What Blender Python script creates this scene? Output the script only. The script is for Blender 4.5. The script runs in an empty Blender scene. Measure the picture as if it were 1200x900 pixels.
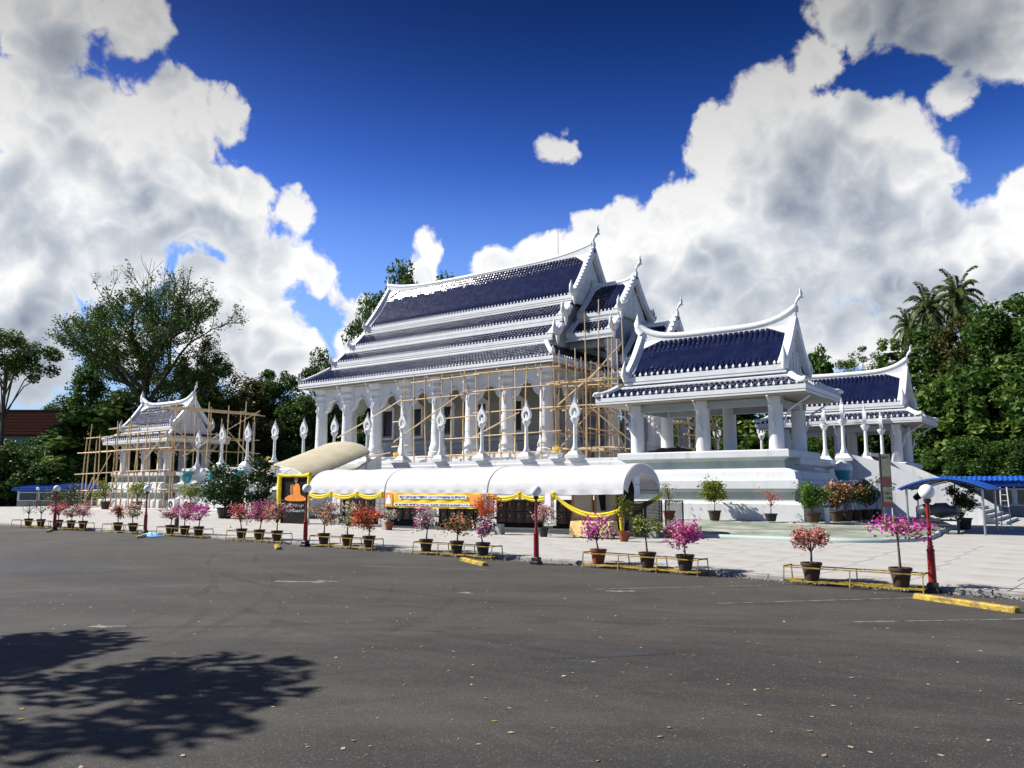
import bpy, bmesh, math, random
import numpy as np
from mathutils import Vector, Matrix
R = math.radians
scene = bpy.context.scene
COL = scene.collection

# ------------------------------------------------------------------ camera
# world X runs along the temple's long side, world Y away from the car park
cam_d = bpy.data.cameras.new('camera'); cam = bpy.data.objects.new('camera', cam_d); COL.objects.link(cam)
cam_d.sensor_width = 36; cam_d.lens = 28.08; cam_d.clip_start = 0.1; cam_d.clip_end = 3000
cam.location = (0, 0, 2.3); cam.rotation_euler = (R(97.49), 0, R(36.0))
scene.camera = cam

# ------------------------------------------------------------------ sun, sky, exposure
SUN = Vector((-0.69, -0.31, 0.65)).normalized()
sun_d = bpy.data.lights.new('sun', 'SUN'); sun = bpy.data.objects.new('sun', sun_d); COL.objects.link(sun)
sun_d.energy = 5.0; sun_d.angle = R(0.5); sun_d.color = (1.0, 0.955, 0.88)
sun.rotation_euler = SUN.to_track_quat('Z', 'Y').to_euler(); sun.location = (-60, -20, 60)
scene.view_settings.view_transform = 'Standard'; scene.view_settings.look = 'None'
scene.view_settings.exposure = 0.85; scene.view_settings.gamma = 1.0
scene.view_settings.use_curve_mapping = False

CLOUDS = [(-14.1,21.0,5.5,1),(-18.4,21.2,4.7,1),(-9.8,20.3,4.0,1),(-20.6,23.6,2.7,1),(-17.0,24.8,3.2,1),(-14.0,27.3,2.1,0.9),(-23.5,18.8,3.7,1),(-26.0,16.4,4.4,1),(-28.3,18.9,1.9,1),(-29.7,16.5,3.3,1),(-33.5,15.7,3.0,1),(-36.6,15.3,2.3,1),(-28.5,13.5,5.4,1),(-17.8,15.2,7.3,1),(-12.2,15.8,5.8,1),(-7.7,13.6,4.5,1),(-4.8,14.8,3.6,1),(-2.5,17.3,2.3,1),(-2.0,12.4,4.6,1),(-5.8,23.8,1.7,0.75),(-20.8,11.9,6.4,1),(-14.6,10.4,3.9,0.8),(-8.9,10.0,4.1,0.8),(-33.2,24.0,2.0,0.8),(-11.3,30.7,3.3,0.85),(-6.6,29.2,3.6,0.9),(-2.4,26.7,3.5,0.9),(-4.4,26.3,2.3,0.8),(-68.2,27.5,3.5,0.9),(-63.3,29.4,3.2,0.85),(-68.8,23.1,4.1,0.9),(-63.8,21.9,4.2,1),(-60.0,23.8,3.3,0.9),(-56.1,25.0,2.2,0.85),(-66.5,17.5,4.8,1),(-61.0,19.2,4.9,1),(-56.1,19.0,3.8,0.95),(-51.8,19.1,2.1,0.9),(-53.7,15.8,3.4,0.85),(-49.9,14.5,2.1,0.75),(-68.4,12.6,3.8,1),(-63.9,14.8,4.0,1),(-69.0,8.4,4.3,0.85),(-66.3,7.5,3.0,0.7),(-55.2,10.5,4.8,0.9),(-51.7,9.0,2.9,0.8),(-57.5,13.0,3.3,0.8),(-62.0,9.5,3.1,0.7),(-42.3,17.2,1.8,1),(-42.8,15.6,1.6,0.95),(-46.5,12.1,2.3,0.8),(-47.0,9.8,2.5,0.8)]
CLEAR = [(-45.6,26.6,10.5,1),(-36.0,30.1,10.9,1),(-39.8,20.7,7.0,0.8),(-27.0,27.2,6.6,1),(-11.8,12.7,2.2,0.55),(-52.8,22.1,2.2,0.5),(-8.4,25.5,1.9,0.8)]
SHADE = [(-14.1,20.4,5.0,0.8),(-18.9,14.2,6.2,0.5),(-17.5,21.4,3.3,0.5),(-9.4,11.1,5.2,0.6),(-3.1,12.5,2.8,0.6),(-7.2,29.1,5.9,1.3),(-67.6,26.3,4.1,0.7),(-69.6,16.5,3.2,1.2),(-61.4,17.0,3.1,0.45),(-67.7,8.0,4.3,0.8),(-63.0,25.3,2.9,0.4),(-57.0,13.8,3.3,0.35),(-12.1,18.0,3.1,0.5)]

class NT:
    """small helper to write node trees"""
    def __init__(s, tree): s.t = tree; s.n = tree.nodes; s.l = tree.links
    def add(s, typ, **kw):
        n = s.n.new(typ)
        for k, v in kw.items(): setattr(n, k, v)
        return n
    def put(s, sock, val):
        if hasattr(val, 'is_linked') or isinstance(val, bpy.types.NodeSocket): s.l.new(val, sock)
        elif val is not None: sock.default_value = val
    def math(s, op, a, b=None, c=None, clamp=False):
        n = s.add('ShaderNodeMath', operation=op, use_clamp=clamp)
        s.put(n.inputs[0], a); s.put(n.inputs[1], b); s.put(n.inputs[2], c)
        return n.outputs[0]
    def vmath(s, op, a, b=None, out=0):
        n = s.add('ShaderNodeVectorMath', operation=op)
        s.put(n.inputs[0], a)
        if op == 'SCALE': s.put(n.inputs['Scale'], b)
        else: s.put(n.inputs[1], b)
        return n.outputs['Value'] if op in ('DISTANCE', 'LENGTH', 'DOT_PRODUCT') else n.outputs[0]
    def rng(s, v, a, b, c=0.0, d=1.0, mode='LINEAR'):
        n = s.add('ShaderNodeMapRange', interpolation_type=mode)
        s.put(n.inputs[0], v)
        for i, x in enumerate((a, b, c, d)): s.put(n.inputs[i + 1], x)
        return n.outputs[0]
    def mix(s, f, a, b, blend='MIX'):
        n = s.add('ShaderNodeMix', data_type='RGBA', blend_type=blend)
        s.put(n.inputs[0], f); s.put(n.inputs[6], a); s.put(n.inputs[7], b)
        return n.outputs[2]
    def noise(s, vec, scale, detail=4, rough=0.55, dist=0.0):
        n = s.add('ShaderNodeTexNoise')
        s.put(n.inputs['Vector'], vec); n.inputs['Scale'].default_value = scale
        n.inputs['Detail'].default_value = detail; n.inputs['Roughness'].default_value = rough
        n.inputs['Distortion'].default_value = dist
        return n.outputs[0]
    def ramp(s, f, stops):
        n = s.add('ShaderNodeValToRGB'); e = n.color_ramp.elements
        while len(e) < len(stops): e.new(0.5)
        for i, (p, c) in enumerate(stops): e[i].position = p; e[i].color = c if len(c) == 4 else (*c, 1)
        s.put(n.inputs[0], f)
        return n.outputs[0]

def azel(az, el):
    a, e = R(az), R(el)
    return (math.cos(e) * math.sin(a), math.cos(e) * math.cos(a), math.sin(e))

def build_world():
    w = bpy.data.worlds.new('World'); scene.world = w; w.use_nodes = True
    w.node_tree.nodes.clear()
    # --- density of cloud in a direction, as a node group so that it can be sampled twice
    def density(name, d1, d2):
        g = bpy.data.node_groups.new(name, 'ShaderNodeTree')
        g.interface.new_socket('Vector', in_out='INPUT', socket_type='NodeSocketVector')
        g.interface.new_socket('Density', in_out='OUTPUT', socket_type='NodeSocketFloat')
        g.interface.new_socket('Puff', in_out='OUTPUT', socket_type='NodeSocketFloat')
        k = NT(g)
        gi = k.add('NodeGroupInput'); go = k.add('NodeGroupOutput')
        d = k.vmath('NORMALIZE', gi.outputs[0])
        wob = k.add('ShaderNodeTexNoise'); k.put(wob.inputs['Vector'], d); wob.inputs['Scale'].default_value = 9.0
        wob.inputs['Detail'].default_value = 2.0
        wv = k.vmath('SCALE', k.vmath('SUBTRACT', wob.outputs['Color'], (0.5, 0.5, 0.5)), 0.055)
        dw = k.vmath('NORMALIZE', k.vmath('ADD', d, wv))
        field = 0.0
        for az, el, r, wt in CLOUDS:                     # a round puff: 1 - (angle / radius)^2
            q = 2.0 / (R(r) * 1.25) ** 2
            c = Vector(azel(az, el)) * q * wt
            v = k.math('ADD', k.vmath('DOT_PRODUCT', dw, tuple(c)), wt * (1.0 - q))
            field = k.math('SMOOTH_MAX', v, field, 0.2)
        hole = None
        for az, el, r, wt in CLEAR:
            v = k.rng(k.vmath('DISTANCE', dw, azel(az, el)), R(r) * 1.3, R(r) * 0.5, 0.0, wt)
            hole = v if hole is None else k.math('MAXIMUM', hole, v)
        big = k.noise(d, 2.6, 3, 0.5)
        n1 = k.noise(d, 11.0, d1, 0.62)
        puff = k.math('SUBTRACT', k.math('ABSOLUTE', k.math('SUBTRACT', k.noise(dw, 19.0, d2, 0.56), 0.5)), 0.12)
        base = k.rng(big, 0.55, 0.78, 0.0, 0.62)
        base = k.math('MULTIPLY', base, k.math('SUBTRACT', 1.0, hole, clamp=True))
        f = k.math('MAXIMUM', field, base)
        f = k.math('SUBTRACT', f, k.math('MULTIPLY', hole, 0.25))
        f = k.math('ADD', f, k.math('MULTIPLY', k.math('SUBTRACT', n1, 0.5), 0.95))
        f = k.math('ADD', f, k.math('MULTIPLY', puff, 1.5))
        g.links.new(f, go.inputs[0]); g.links.new(puff, go.inputs[1])

        return g
    g = density('cloud_density', 9, 4); gs = density('cloud_density_smooth', 2.2, 1)
    k = NT(w.node_tree)
    out = k.add('ShaderNodeOutputWorld'); bg = k.add('ShaderNodeBackground')
    tc = k.add('ShaderNodeTexCoord'); d = tc.outputs['Generated']
    sky = k.add('ShaderNodeTexSky', sky_type='NISHITA'); sky.sun_disc = False
    sky.sun_elevation = math.asin(SUN.z); sky.sun_rotation = math.atan2(SUN.x, SUN.y)
    sky.air_density = 1.0; sky.dust_density = 0.4; sky.ozone_density = 2.5
    # clear tropical sky: deeper and more saturated than the model's
    hs = k.add('ShaderNodeHueSaturation'); hs.inputs['Hue'].default_value = 0.529
    hs.inputs['Saturation'].default_value = 1.42; k.put(hs.inputs['Color'], sky.outputs[0])
    sep = k.add('ShaderNodeSeparateXYZ'); k.put(sep.inputs[0], d)
    deep = k.rng(sep.outputs[2], 0.20, 0.58, 2.3, 0.44, 'SMOOTHSTEP')
    blue = k.mix(1.0, hs.outputs[0], (1, 1, 1, 1), 'MULTIPLY')
    sc = k.vmath('SCALE', blue, deep)
    sc = k.mix(k.rng(sep.outputs[2], 0.08, 0.40, 0.80, 0.0, 'SMOOTHSTEP'), sc, (3.4, 6.0, 9.4, 1))
    g1 = k.add('ShaderNodeGroup', node_tree=g); k.put(g1.inputs[0], d)
    g0 = k.add('ShaderNodeGroup', node_tree=gs); k.put(g0.inputs[0], d)
    g2 = k.add('ShaderNodeGroup', node_tree=gs)
    k.put(g2.inputs[0], k.vmath('ADD', d, tuple(SUN * 0.055 + Vector((0, 0, 0.02)))))
    dens = g1.outputs[0]
    alpha = k.rng(dens, 0.27, 0.50, 0.0, 1.0, 'SMOOTHSTEP')
    lit = k.rng(k.math('SUBTRACT', g0.outputs[0], g2.outputs[0]), -0.34, 0.34, 0.0, 1.0)
    shade = None
    for az, el, r, wt in SHADE:
        v = k.rng(k.vmath('DISTANCE', d, azel(az, el)), R(r) * 1.5, 0.0, 0.0, wt, 'SMOOTHSTEP')
        shade = v if shade is None else k.math('MAXIMUM', shade, v)
    thick = k.rng(g0.outputs[0], 0.55, 1.45, 0.0, 0.20)
    body = k.math('SUBTRACT', k.math('SUBTRACT', k.math('ADD', k.math('MULTIPLY', lit, 0.46), 0.68), thick), k.math('MULTIPLY', shade, 0.36), clamp=True)
    body = k.math('ADD', body, k.math('MULTIPLY', k.math('SUBTRACT', g1.outputs[1], g0.outputs[1]), 0.9))
    # thin rims let the light through
    rim = k.rng(dens, 0.42, 0.70, 0.22, 0.0)
    body = k.math('ADD', body, rim, clamp=True)
    cc = k.ramp(body, [(0.0, (0.8, 1.1, 1.8)), (0.35, (2.8, 3.4, 4.5)), (0.7, (6.6, 7.1, 7.8)), (1.0, (11.2, 11.2, 11.2))])
    # clouds high in the sky are seen from their shaded undersides
    hi = k.rng(sep.outputs[2], 0.30, 0.58, 1.0, 0.34)
    cc = k.vmath('SCALE', cc, hi)
    col = k.mix(alpha, sc, cc)
    haze = k.rng(sep.outputs[2], 0.0, 0.14, 0.5, 0.0, 'SMOOTHSTEP')
    col = k.mix(haze, col, (7.0, 7.8, 8.8, 1))
    # below the horizon: dull ground
    gnd = k.rng(sep.outputs[2], -0.03, 0.0, 1.0, 0.0)
    col = k.mix(gnd, col, (1.4, 1.4, 1.3, 1))
    k.put(bg.inputs[0], col); bg.inputs[1].default_value = 0.05
    k.l.new(bg.outputs[0], out.inputs[0])
build_world()
scene.world.cycles.sampling_method = 'MANUAL'; scene.world.cycles.sample_map_resolution = 256

# ------------------------------------------------------------------ materials
MATS = {}
def mat(name, c1, c2=None, rough=0.7, scale=3.0, detail=5, spec=0.4, bump=0.0, bscale=40.0, metal=0.0,
        stretch=None, stain=None, transl=0.0, attr=None, coat=0.0, lo=0.35, hi=0.68, bdist=0.02):
    """node material: two colours mixed by noise, optional streaky stain, optional bump"""
    m = bpy.data.materials.new(name); m.use_nodes = True
    k = NT(m.node_tree); k.n.clear()
    out = k.add('ShaderNodeOutputMaterial'); p = k.add('ShaderNodeBsdfPrincipled')
    tc = k.add('ShaderNodeTexCoord'); vec = tc.outputs['Object']
    if stretch:
        mp = k.add('ShaderNodeMapping'); mp.inputs['Scale'].default_value = stretch
        k.put(mp.inputs[0], vec); vec2 = mp.outputs[0]
    else: vec2 = vec
    if attr:
        at = k.add('ShaderNodeAttribute', attribute_name=attr); f = at.outputs['Fac']
        col = k.ramp(f, c1)
    else:
        f = k.rng(k.noise(vec2, scale, detail, 0.6), lo, hi)
        col = k.mix(f, (*c1, 1), (*(c2 or tuple(x * 0.82 for x in c1)), 1))
    if stain:
        sc, amt, scale_v, lo_s, hi_s = stain
        mp = k.add('ShaderNodeMapping'); mp.inputs['Scale'].default_value = scale_v; k.put(mp.inputs[0], vec)
        sf = k.rng(k.noise(mp.outputs[0], 1.0, 7, 0.65), lo_s, hi_s, 0.0, amt)
        col = k.mix(sf, col, (*sc, 1))
    k.put(p.inputs['Base Color'], col)
    p.inputs['Roughness'].default_value = rough; p.inputs['Metallic'].default_value = metal
    p.inputs['Specular IOR Level'].default_value = spec
    if coat: p.inputs['Coat Weight'].default_value = coat; p.inputs['Coat Roughness'].default_value = 0.12
    if bump:
        b = k.add('ShaderNodeBump'); b.inputs['Strength'].default_value = bump; b.inputs['Distance'].default_value = bdist
        k.put(b.inputs['Height'], k.noise(vec, bscale, 4, 0.6)); k.l.new(b.outputs[0], p.inputs['Normal'])
    sh = p.outputs[0]
    if transl:
        t = k.add('ShaderNodeBsdfTranslucent'); k.put(t.inputs[0], col)
        ms = k.add('ShaderNodeMixShader'); ms.inputs[0].default_value = transl
        k.l.new(sh, ms.inputs[1]); k.l.new(t.outputs[0], ms.inputs[2]); sh = ms.outputs[0]
    k.l.new(sh, out.inputs[0]); MATS[name] = m
    return m

GRIME = ((0.27, 0.28, 0.255), 0.7, (1.3, 1.3, 0.16), 0.52, 0.78)
mat('white_plaster', (0.63, 0.64, 0.645), (0.56, 0.575, 0.585), 0.6, 0.6, stain=GRIME, bump=0.12, bscale=14)
mat('white_paint', (0.65, 0.66, 0.665), (0.58, 0.60, 0.61), 0.5, 1.5, stain=((0.36, 0.37, 0.36), 0.35, (1.4, 1.4, 0.5), 0.56, 0.8))
mat('grey_green_plaster', (0.40, 0.44, 0.40), (0.30, 0.35, 0.31), 0.8, 0.7, stain=((0.20, 0.22, 0.19), 0.5, (0.7, 0.7, 0.25), 0.48, 0.72))  # darker grey-green plaster for the two recessed plinth bands
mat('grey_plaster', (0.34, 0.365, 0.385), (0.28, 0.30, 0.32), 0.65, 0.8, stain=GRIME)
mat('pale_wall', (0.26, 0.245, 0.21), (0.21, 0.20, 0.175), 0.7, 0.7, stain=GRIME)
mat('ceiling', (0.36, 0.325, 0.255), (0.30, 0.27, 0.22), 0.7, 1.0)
mat('dark_opening', (0.012, 0.011, 0.012), (0.02, 0.016, 0.014), 0.35, 2.0)
mat('shutter', (0.055, 0.018, 0.012), (0.03, 0.012, 0.01), 0.5, 4.0)
mat('bamboo', (0.58, 0.42, 0.22), (0.42, 0.28, 0.13), 0.55, 1.6, stretch=(5, 5, 1.3))
mat('bamboo_pale', (0.60, 0.47, 0.29), (0.46, 0.34, 0.19), 0.55, 1.6, stretch=(5, 5, 1.3))
mat('rope', (0.40, 0.17, 0.07), (0.26, 0.11, 0.05), 0.9, 8.0)
mat('canvas', (0.66, 0.66, 0.67), (0.58, 0.585, 0.60), 0.65, 0.9, bump=0.3, bscale=1.6, bdist=0.08, transl=0.25)
mat('beige_sheet', (0.60, 0.54, 0.38), (0.50, 0.45, 0.31), 0.45, 0.8, transl=0.2)
mat('yellow_cloth', (0.86, 0.70, 0.03), (0.78, 0.60, 0.02), 0.75, 2.0, transl=0.2)
mat('gold_cloth', (0.72, 0.50, 0.20), (0.62, 0.42, 0.15), 0.7, 2.5)
mat('gold', (0.75, 0.50, 0.08), (0.6, 0.36, 0.05), 0.35, 6.0)
mat('black_board', (0.006, 0.006, 0.007), (0.012, 0.011, 0.01), 0.6, 3.0, spec=0.1)
mat('dark_frame', (0.05, 0.052, 0.055), (0.035, 0.037, 0.04), 0.45, 3.0)
mat('portrait_dark', (0.028, 0.012, 0.008), (0.012, 0.010, 0.012), 0.3, 3.0)
mat('portrait_robe', (0.11, 0.035, 0.012), (0.07, 0.02, 0.008), 0.4, 6.0)
mat('skin', (0.30, 0.16, 0.09), (0.24, 0.12, 0.07), 0.6, 6.0)
mat('robe', (0.72, 0.24, 0.02), (0.55, 0.16, 0.01), 0.7, 3.0)
mat('steel', (0.35, 0.36, 0.37), (0.28, 0.29, 0.30), 0.4, 6.0, metal=0.6)
mat('dark_steel', (0.06, 0.06, 0.065), (0.04, 0.04, 0.045), 0.45, 6.0)
mat('red_paint', (0.30, 0.012, 0.018), (0.22, 0.01, 0.014), 0.35, 5.0, spec=0.5)
mat('red_gate', (0.12, 0.012, 0.012), (0.08, 0.01, 0.01), 0.5, 5.0)
mat('globe', (0.86, 0.86, 0.84), (0.80, 0.80, 0.78), 0.25, 3.0, spec=0.5)
mat('yellow_paint', (0.46, 0.32, 0.02), (0.34, 0.22, 0.015), 0.5, 5.0, stain=((0.10, 0.07, 0.03), 0.9, (5, 5, 9), 0.44, 0.62))
mat('pot_dark', (0.045, 0.026, 0.018), (0.085, 0.045, 0.026), 0.75, 6.0)
mat('pot_clay', (0.26, 0.075, 0.035), (0.18, 0.05, 0.025), 0.8, 5.0)
mat('pot_black', (0.02, 0.02, 0.02), (0.035, 0.035, 0.033), 0.6, 5.0)
mat('soil', (0.05, 0.035, 0.022), (0.03, 0.02, 0.014), 0.95, 9.0)
mat('bark', (0.11, 0.085, 0.06), (0.06, 0.045, 0.032), 0.9, 3.0, stretch=(3, 3, 0.6), bump=0.5, bscale=8)
mat('bark_pale', (0.22, 0.19, 0.15), (0.14, 0.115, 0.085), 0.9, 3.0, stretch=(3, 3, 0.6))
mat('teal_glaze', (0.05, 0.33, 0.36), (0.03, 0.24, 0.28), 0.3, 3.0)
mat('blue_roof', (0.015, 0.11, 0.52), (0.01, 0.08, 0.42), 0.4, 1.0)
mat('blue_sheet', (0.16, 0.42, 0.75), (0.10, 0.30, 0.62), 0.5, 2.0, transl=0.2)
mat('brown_roof', (0.040, 0.012, 0.009), (0.028, 0.009, 0.007), 0.95, 3.0, spec=0.03)
mat('glass', (0.03, 0.05, 0.06), (0.02, 0.03, 0.04), 0.08, 1.0, spec=0.8)
mat('concrete_block', (0.40, 0.39, 0.36), (0.30, 0.29, 0.27), 0.85, 6.0, bump=0.2)
mat('black_plastic', (0.012, 0.012, 0.013), (0.02, 0.02, 0.02), 0.4, 5.0)
mat('ac_white', (0.74, 0.74, 0.72), (0.66, 0.66, 0.64), 0.45, 3.0)
mat('banner_yellow', (0.84, 0.56, 0.02), (0.78, 0.46, 0.02), 0.6, 1.2)
mat('banner_orange', (0.80, 0.26, 0.04), (0.72, 0.32, 0.08), 0.6, 1.5)
mat('banner_blue', (0.05, 0.10, 0.35), (0.04, 0.08, 0.3), 0.6, 2.0)
mat('paper', (0.76, 0.79, 0.82), (0.66, 0.69, 0.72), 0.6, 3.0)
mat('pink_trim', (0.55, 0.30, 0.24), (0.46, 0.24, 0.20), 0.6, 3.0)
mat('wood_frame', (0.38, 0.21, 0.08), (0.28, 0.14, 0.05), 0.5, 4.0)
mat('poster_green', (0.065, 0.08, 0.055), (0.12, 0.12, 0.095), 0.6, 4.0)
mat('poster_red', (0.075, 0.012, 0.014), (0.05, 0.01, 0.012), 0.6, 4.0)

# leaves: the tint attribute differs from leaf to leaf
def leafmat(name, cols, rough=0.55, tr=0.28):
    n = len(cols); g = 1.5 if name in ('leaf_mid', 'leaf_bright', 'leaf_dark', 'leaf_olive', 'leaf_big', 'leaf_palm') else 1.0
    return mat(name, [((i / (n - 1)), tuple(x * g for x in c)) for i, c in enumerate(cols)], rough=rough, attr='tint', transl=tr, spec=0.2)
leafmat('leaf_mid', [(0.016, 0.036, 0.008), (0.034, 0.070, 0.014), (0.070, 0.115, 0.022)])
leafmat('leaf_bright', [(0.026, 0.062, 0.010), (0.055, 0.115, 0.016), (0.11, 0.17, 0.028)])
leafmat('leaf_dark', [(0.009, 0.022, 0.006), (0.018, 0.040, 0.010), (0.036, 0.066, 0.015)])
leafmat('leaf_olive', [(0.026, 0.030, 0.008), (0.046, 0.050, 0.012), (0.075, 0.070, 0.018)])
leafmat('leaf_big', [(0.012, 0.032, 0.007), (0.040, 0.082, 0.014), (0.12, 0.165, 0.034)])
leafmat('leaf_palm', [(0.022, 0.042, 0.012), (0.045, 0.072, 0.018), (0.10, 0.090, 0.035)], rough=0.5)
leafmat('leaf_yellow', [(0.08, 0.12, 0.02), (0.17, 0.22, 0.03), (0.30, 0.32, 0.06)])
leafmat('leaf_litter', [(0.20, 0.16, 0.06), (0.36, 0.24, 0.06), (0.45, 0.42, 0.34), (0.22, 0.10, 0.04)], tr=0.0)
BL = {'magenta': [(0.45, 0.02, 0.28), (0.66, 0.05, 0.42), (0.74, 0.16, 0.50)],
      'pink': [(0.62, 0.14, 0.24), (0.70, 0.24, 0.34), (0.72, 0.36, 0.38)],
      'red': [(0.55, 0.02, 0.03), (0.68, 0.05, 0.06), (0.72, 0.14, 0.08)],
      'orange': [(0.66, 0.10, 0.02), (0.74, 0.20, 0.03), (0.72, 0.07, 0.05)],
      'white': [(0.60, 0.58, 0.48), (0.74, 0.70, 0.64), (0.72, 0.50, 0.56)],
      'salmon': [(0.55, 0.15, 0.11), (0.66, 0.26, 0.18), (0.62, 0.36, 0.22)]}
for nme, cs in BL.items(): leafmat('bloom_' + nme, cs, rough=0.6, tr=0.3)

def tile_material():
    m = mat('blue_tile', (0.0055, 0.0085, 0.032), (0.0105, 0.015, 0.048), 0.22, 1.4, detail=3, spec=0.45, coat=0.08)
    k = NT(m.node_tree); p = next(n for n in k.n if n.type == 'BSDF_PRINCIPLED')
    tc = k.add('ShaderNodeTexCoord')
    # dull, weathered tiles among the glossy ones
    k.put(p.inputs['Roughness'], k.rng(k.noise(tc.outputs['Object'], 2.2, 4, 0.6), 0.3, 0.7, 0.14, 0.21))
    return m
tile_material()

def asphalt_material():
    m = bpy.data.materials.new('asphalt'); m.use_nodes = True; k = NT(m.node_tree); k.n.clear()
    out = k.add('ShaderNodeOutputMaterial'); p = k.add('ShaderNodeBsdfPrincipled')
    tc = k.add('ShaderNodeTexCoord'); v = tc.outputs['Object']
    big = k.noise(v, 0.16, 6, 0.62, 0.6); mid = k.noise(v, 0.9, 6, 0.6); fine = k.noise(v, 38.0, 4, 0.65)
    col = k.ramp(big, [(0.30, (0.023, 0.0215, 0.0195)), (0.5, (0.032, 0.030, 0.027)), (0.72, (0.045, 0.0415, 0.0365))])
    col = k.mix(k.rng(mid, 0.42, 0.75, 0.0, 0.45), col, (0.068, 0.062, 0.053, 1))
    # curved sweeps left by turning wheels
    for cx, cy, sc, th in ((-9.0, -14.0, 0.9, 0.45), (6.0, -9.0, 0.75, 0.5), (-20.0, 30.0, 0.8, 0.35)):
        mp = k.add('ShaderNodeMapping'); mp.inputs['Location'].default_value = (-cx, -cy, 0); k.put(mp.inputs[0], v)
        sp = k.add('ShaderNodeSeparateXYZ'); k.put(sp.inputs[0], mp.outputs[0])
        r = k.math('SQRT', k.math('ADD', k.math('MULTIPLY', sp.outputs[0], sp.outputs[0]), k.math('MULTIPLY', sp.outputs[1], sp.outputs[1])))
        cb = k.add('ShaderNodeCombineXYZ'); k.put(cb.inputs[0], k.math('MULTIPLY', r, sc)); k.put(cb.inputs[1], k.math('MULTIPLY', mid, 0.6))
        k.put(cb.inputs[2], k.math('MULTIPLY', k.math('ARCTAN2', sp.outputs[1], sp.outputs[0]), 0.8))
        tr = k.noise(cb.outputs[0], 1.0, 6, 0.7)
        col = k.mix(k.rng(tr, 0.50, 0.66, 0.0, th), col, (0.078, 0.072, 0.062, 1))
        col = k.mix(k.rng(tr, 0.46, 0.34, 0.0, th), col, (0.020, 0.0195, 0.019, 1))
    # pale dust that settles towards the kerb, where nobody drives
    sy = k.add('ShaderNodeSeparateXYZ'); k.put(sy.inputs[0], v)
    dust = k.math('MULTIPLY', k.rng(sy.outputs[1], 10.0, 22.0, 0.0, 0.75), k.rng(k.noise(v, 0.35, 5, 0.65), 0.35, 0.65))
    col = k.mix(dust, col, (0.085, 0.078, 0.067, 1))
    # oil spots and chippings
    sp2 = k.noise(v, 0.55, 3, 0.5); col = k.mix(k.rng(sp2, 0.62, 0.74, 0.0, 0.7), col, (0.03, 0.03, 0.032, 1))
    vo = k.add('ShaderNodeTexVoronoi'); vo.inputs['Scale'].default_value = 55.0; k.put(vo.inputs['Vector'], v)
    col = k.mix(k.rng(vo.outputs['Color'], 0.72, 0.98, 0.0, 0.55), col, (0.17, 0.16, 0.14, 1))
    col = k.mix(k.rng(fine, 0.35, 0.65, 0.35, 0.0), col, (0.028, 0.028, 0.028, 1))
    k.put(p.inputs['Base Color'], col); p.inputs['Roughness'].default_value = 0.82; p.inputs['Specular IOR Level'].default_value = 0.3
    b = k.add('ShaderNodeBump'); b.inputs['Strength'].default_value = 0.5; b.inputs['Distance'].default_value = 0.012
    k.put(b.inputs['Height'], k.math('ADD', fine, k.math('MULTIPLY', vo.outputs['Distance'], 0.7))); k.l.new(b.outputs[0], p.inputs['Normal'])
    k.l.new(p.outputs[0], out.inputs[0]); MATS['asphalt'] = m
asphalt_material()
def tyre_material(name, c, amt):
    m = bpy.data.materials.new(name); m.use_nodes = True; k = NT(m.node_tree); k.n.clear()
    out = k.add('ShaderNodeOutputMaterial'); p = k.add('ShaderNodeBsdfPrincipled'); tr = k.add('ShaderNodeBsdfTransparent'); ms = k.add('ShaderNodeMixShader')
    p.inputs['Base Color'].default_value = (*c, 1); p.inputs['Roughness'].default_value = 0.9; p.inputs['Specular IOR Level'].default_value = 0.1
    tc = k.add('ShaderNodeTexCoord'); v = tc.outputs['Object']
    f = k.math('MULTIPLY', k.rng(k.noise(v, 0.5, 3, 0.5), 0.38, 0.66), k.rng(k.noise(v, 22.0, 4, 0.7), 0.35, 0.65, 0.25, 1.0))
    k.put(ms.inputs[0], k.math('MULTIPLY', f, amt)); k.l.new(tr.outputs[0], ms.inputs[1]); k.l.new(p.outputs[0], ms.inputs[2]); k.l.new(ms.outputs[0], out.inputs[0]); MATS[name] = m
tyre_material('tyre_dust', (0.085, 0.078, 0.066), 0.38); tyre_material('tyre_rubber', (0.016, 0.016, 0.016), 0.15)
mat('asphalt_patch', (0.020, 0.023, 0.027), (0.034, 0.038, 0.043), 0.8, 1.2, bump=0.4, bscale=38)
mat('road_paint', (0.26, 0.255, 0.24), (0.06, 0.057, 0.05), 0.7, 5.0, lo=0.40, hi=0.62)
mat('paving', (0.41, 0.40, 0.375), (0.34, 0.33, 0.31), 0.75, 0.7, stain=((0.22, 0.205, 0.18), 0.6, (0.5, 1.5, 1), 0.50, 0.74), bump=0.1, bscale=20)
mat('joint', (0.22, 0.21, 0.19), (0.17, 0.16, 0.15), 0.9, 5.0)
mat('kerb', (0.30, 0.29, 0.27), (0.18, 0.175, 0.165), 0.85, 2.5, bump=0.2, bscale=18)
mat('apron', (0.20, 0.245, 0.195), (0.36, 0.36, 0.315), 0.85, 0.45, lo=0.42, hi=0.58, stain=((0.12, 0.135, 0.10), 0.85, (0.35, 0.5, 0.45), 0.46, 0.60), bump=0.15, bscale=16)
mat('apron_edge', (0.33, 0.46, 0.41), (0.50, 0.50, 0.45), 0.8, 0.8)
mat('step_concrete', (0.50, 0.49, 0.46), (0.42, 0.41, 0.38), 0.8, 1.5)
mat('grit', (0.17, 0.155, 0.13), (0.30, 0.28, 0.25), 0.9, 14.0)
mat('earth', (0.10, 0.085, 0.055), (0.07, 0.08, 0.04), 0.95, 0.5)

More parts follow.
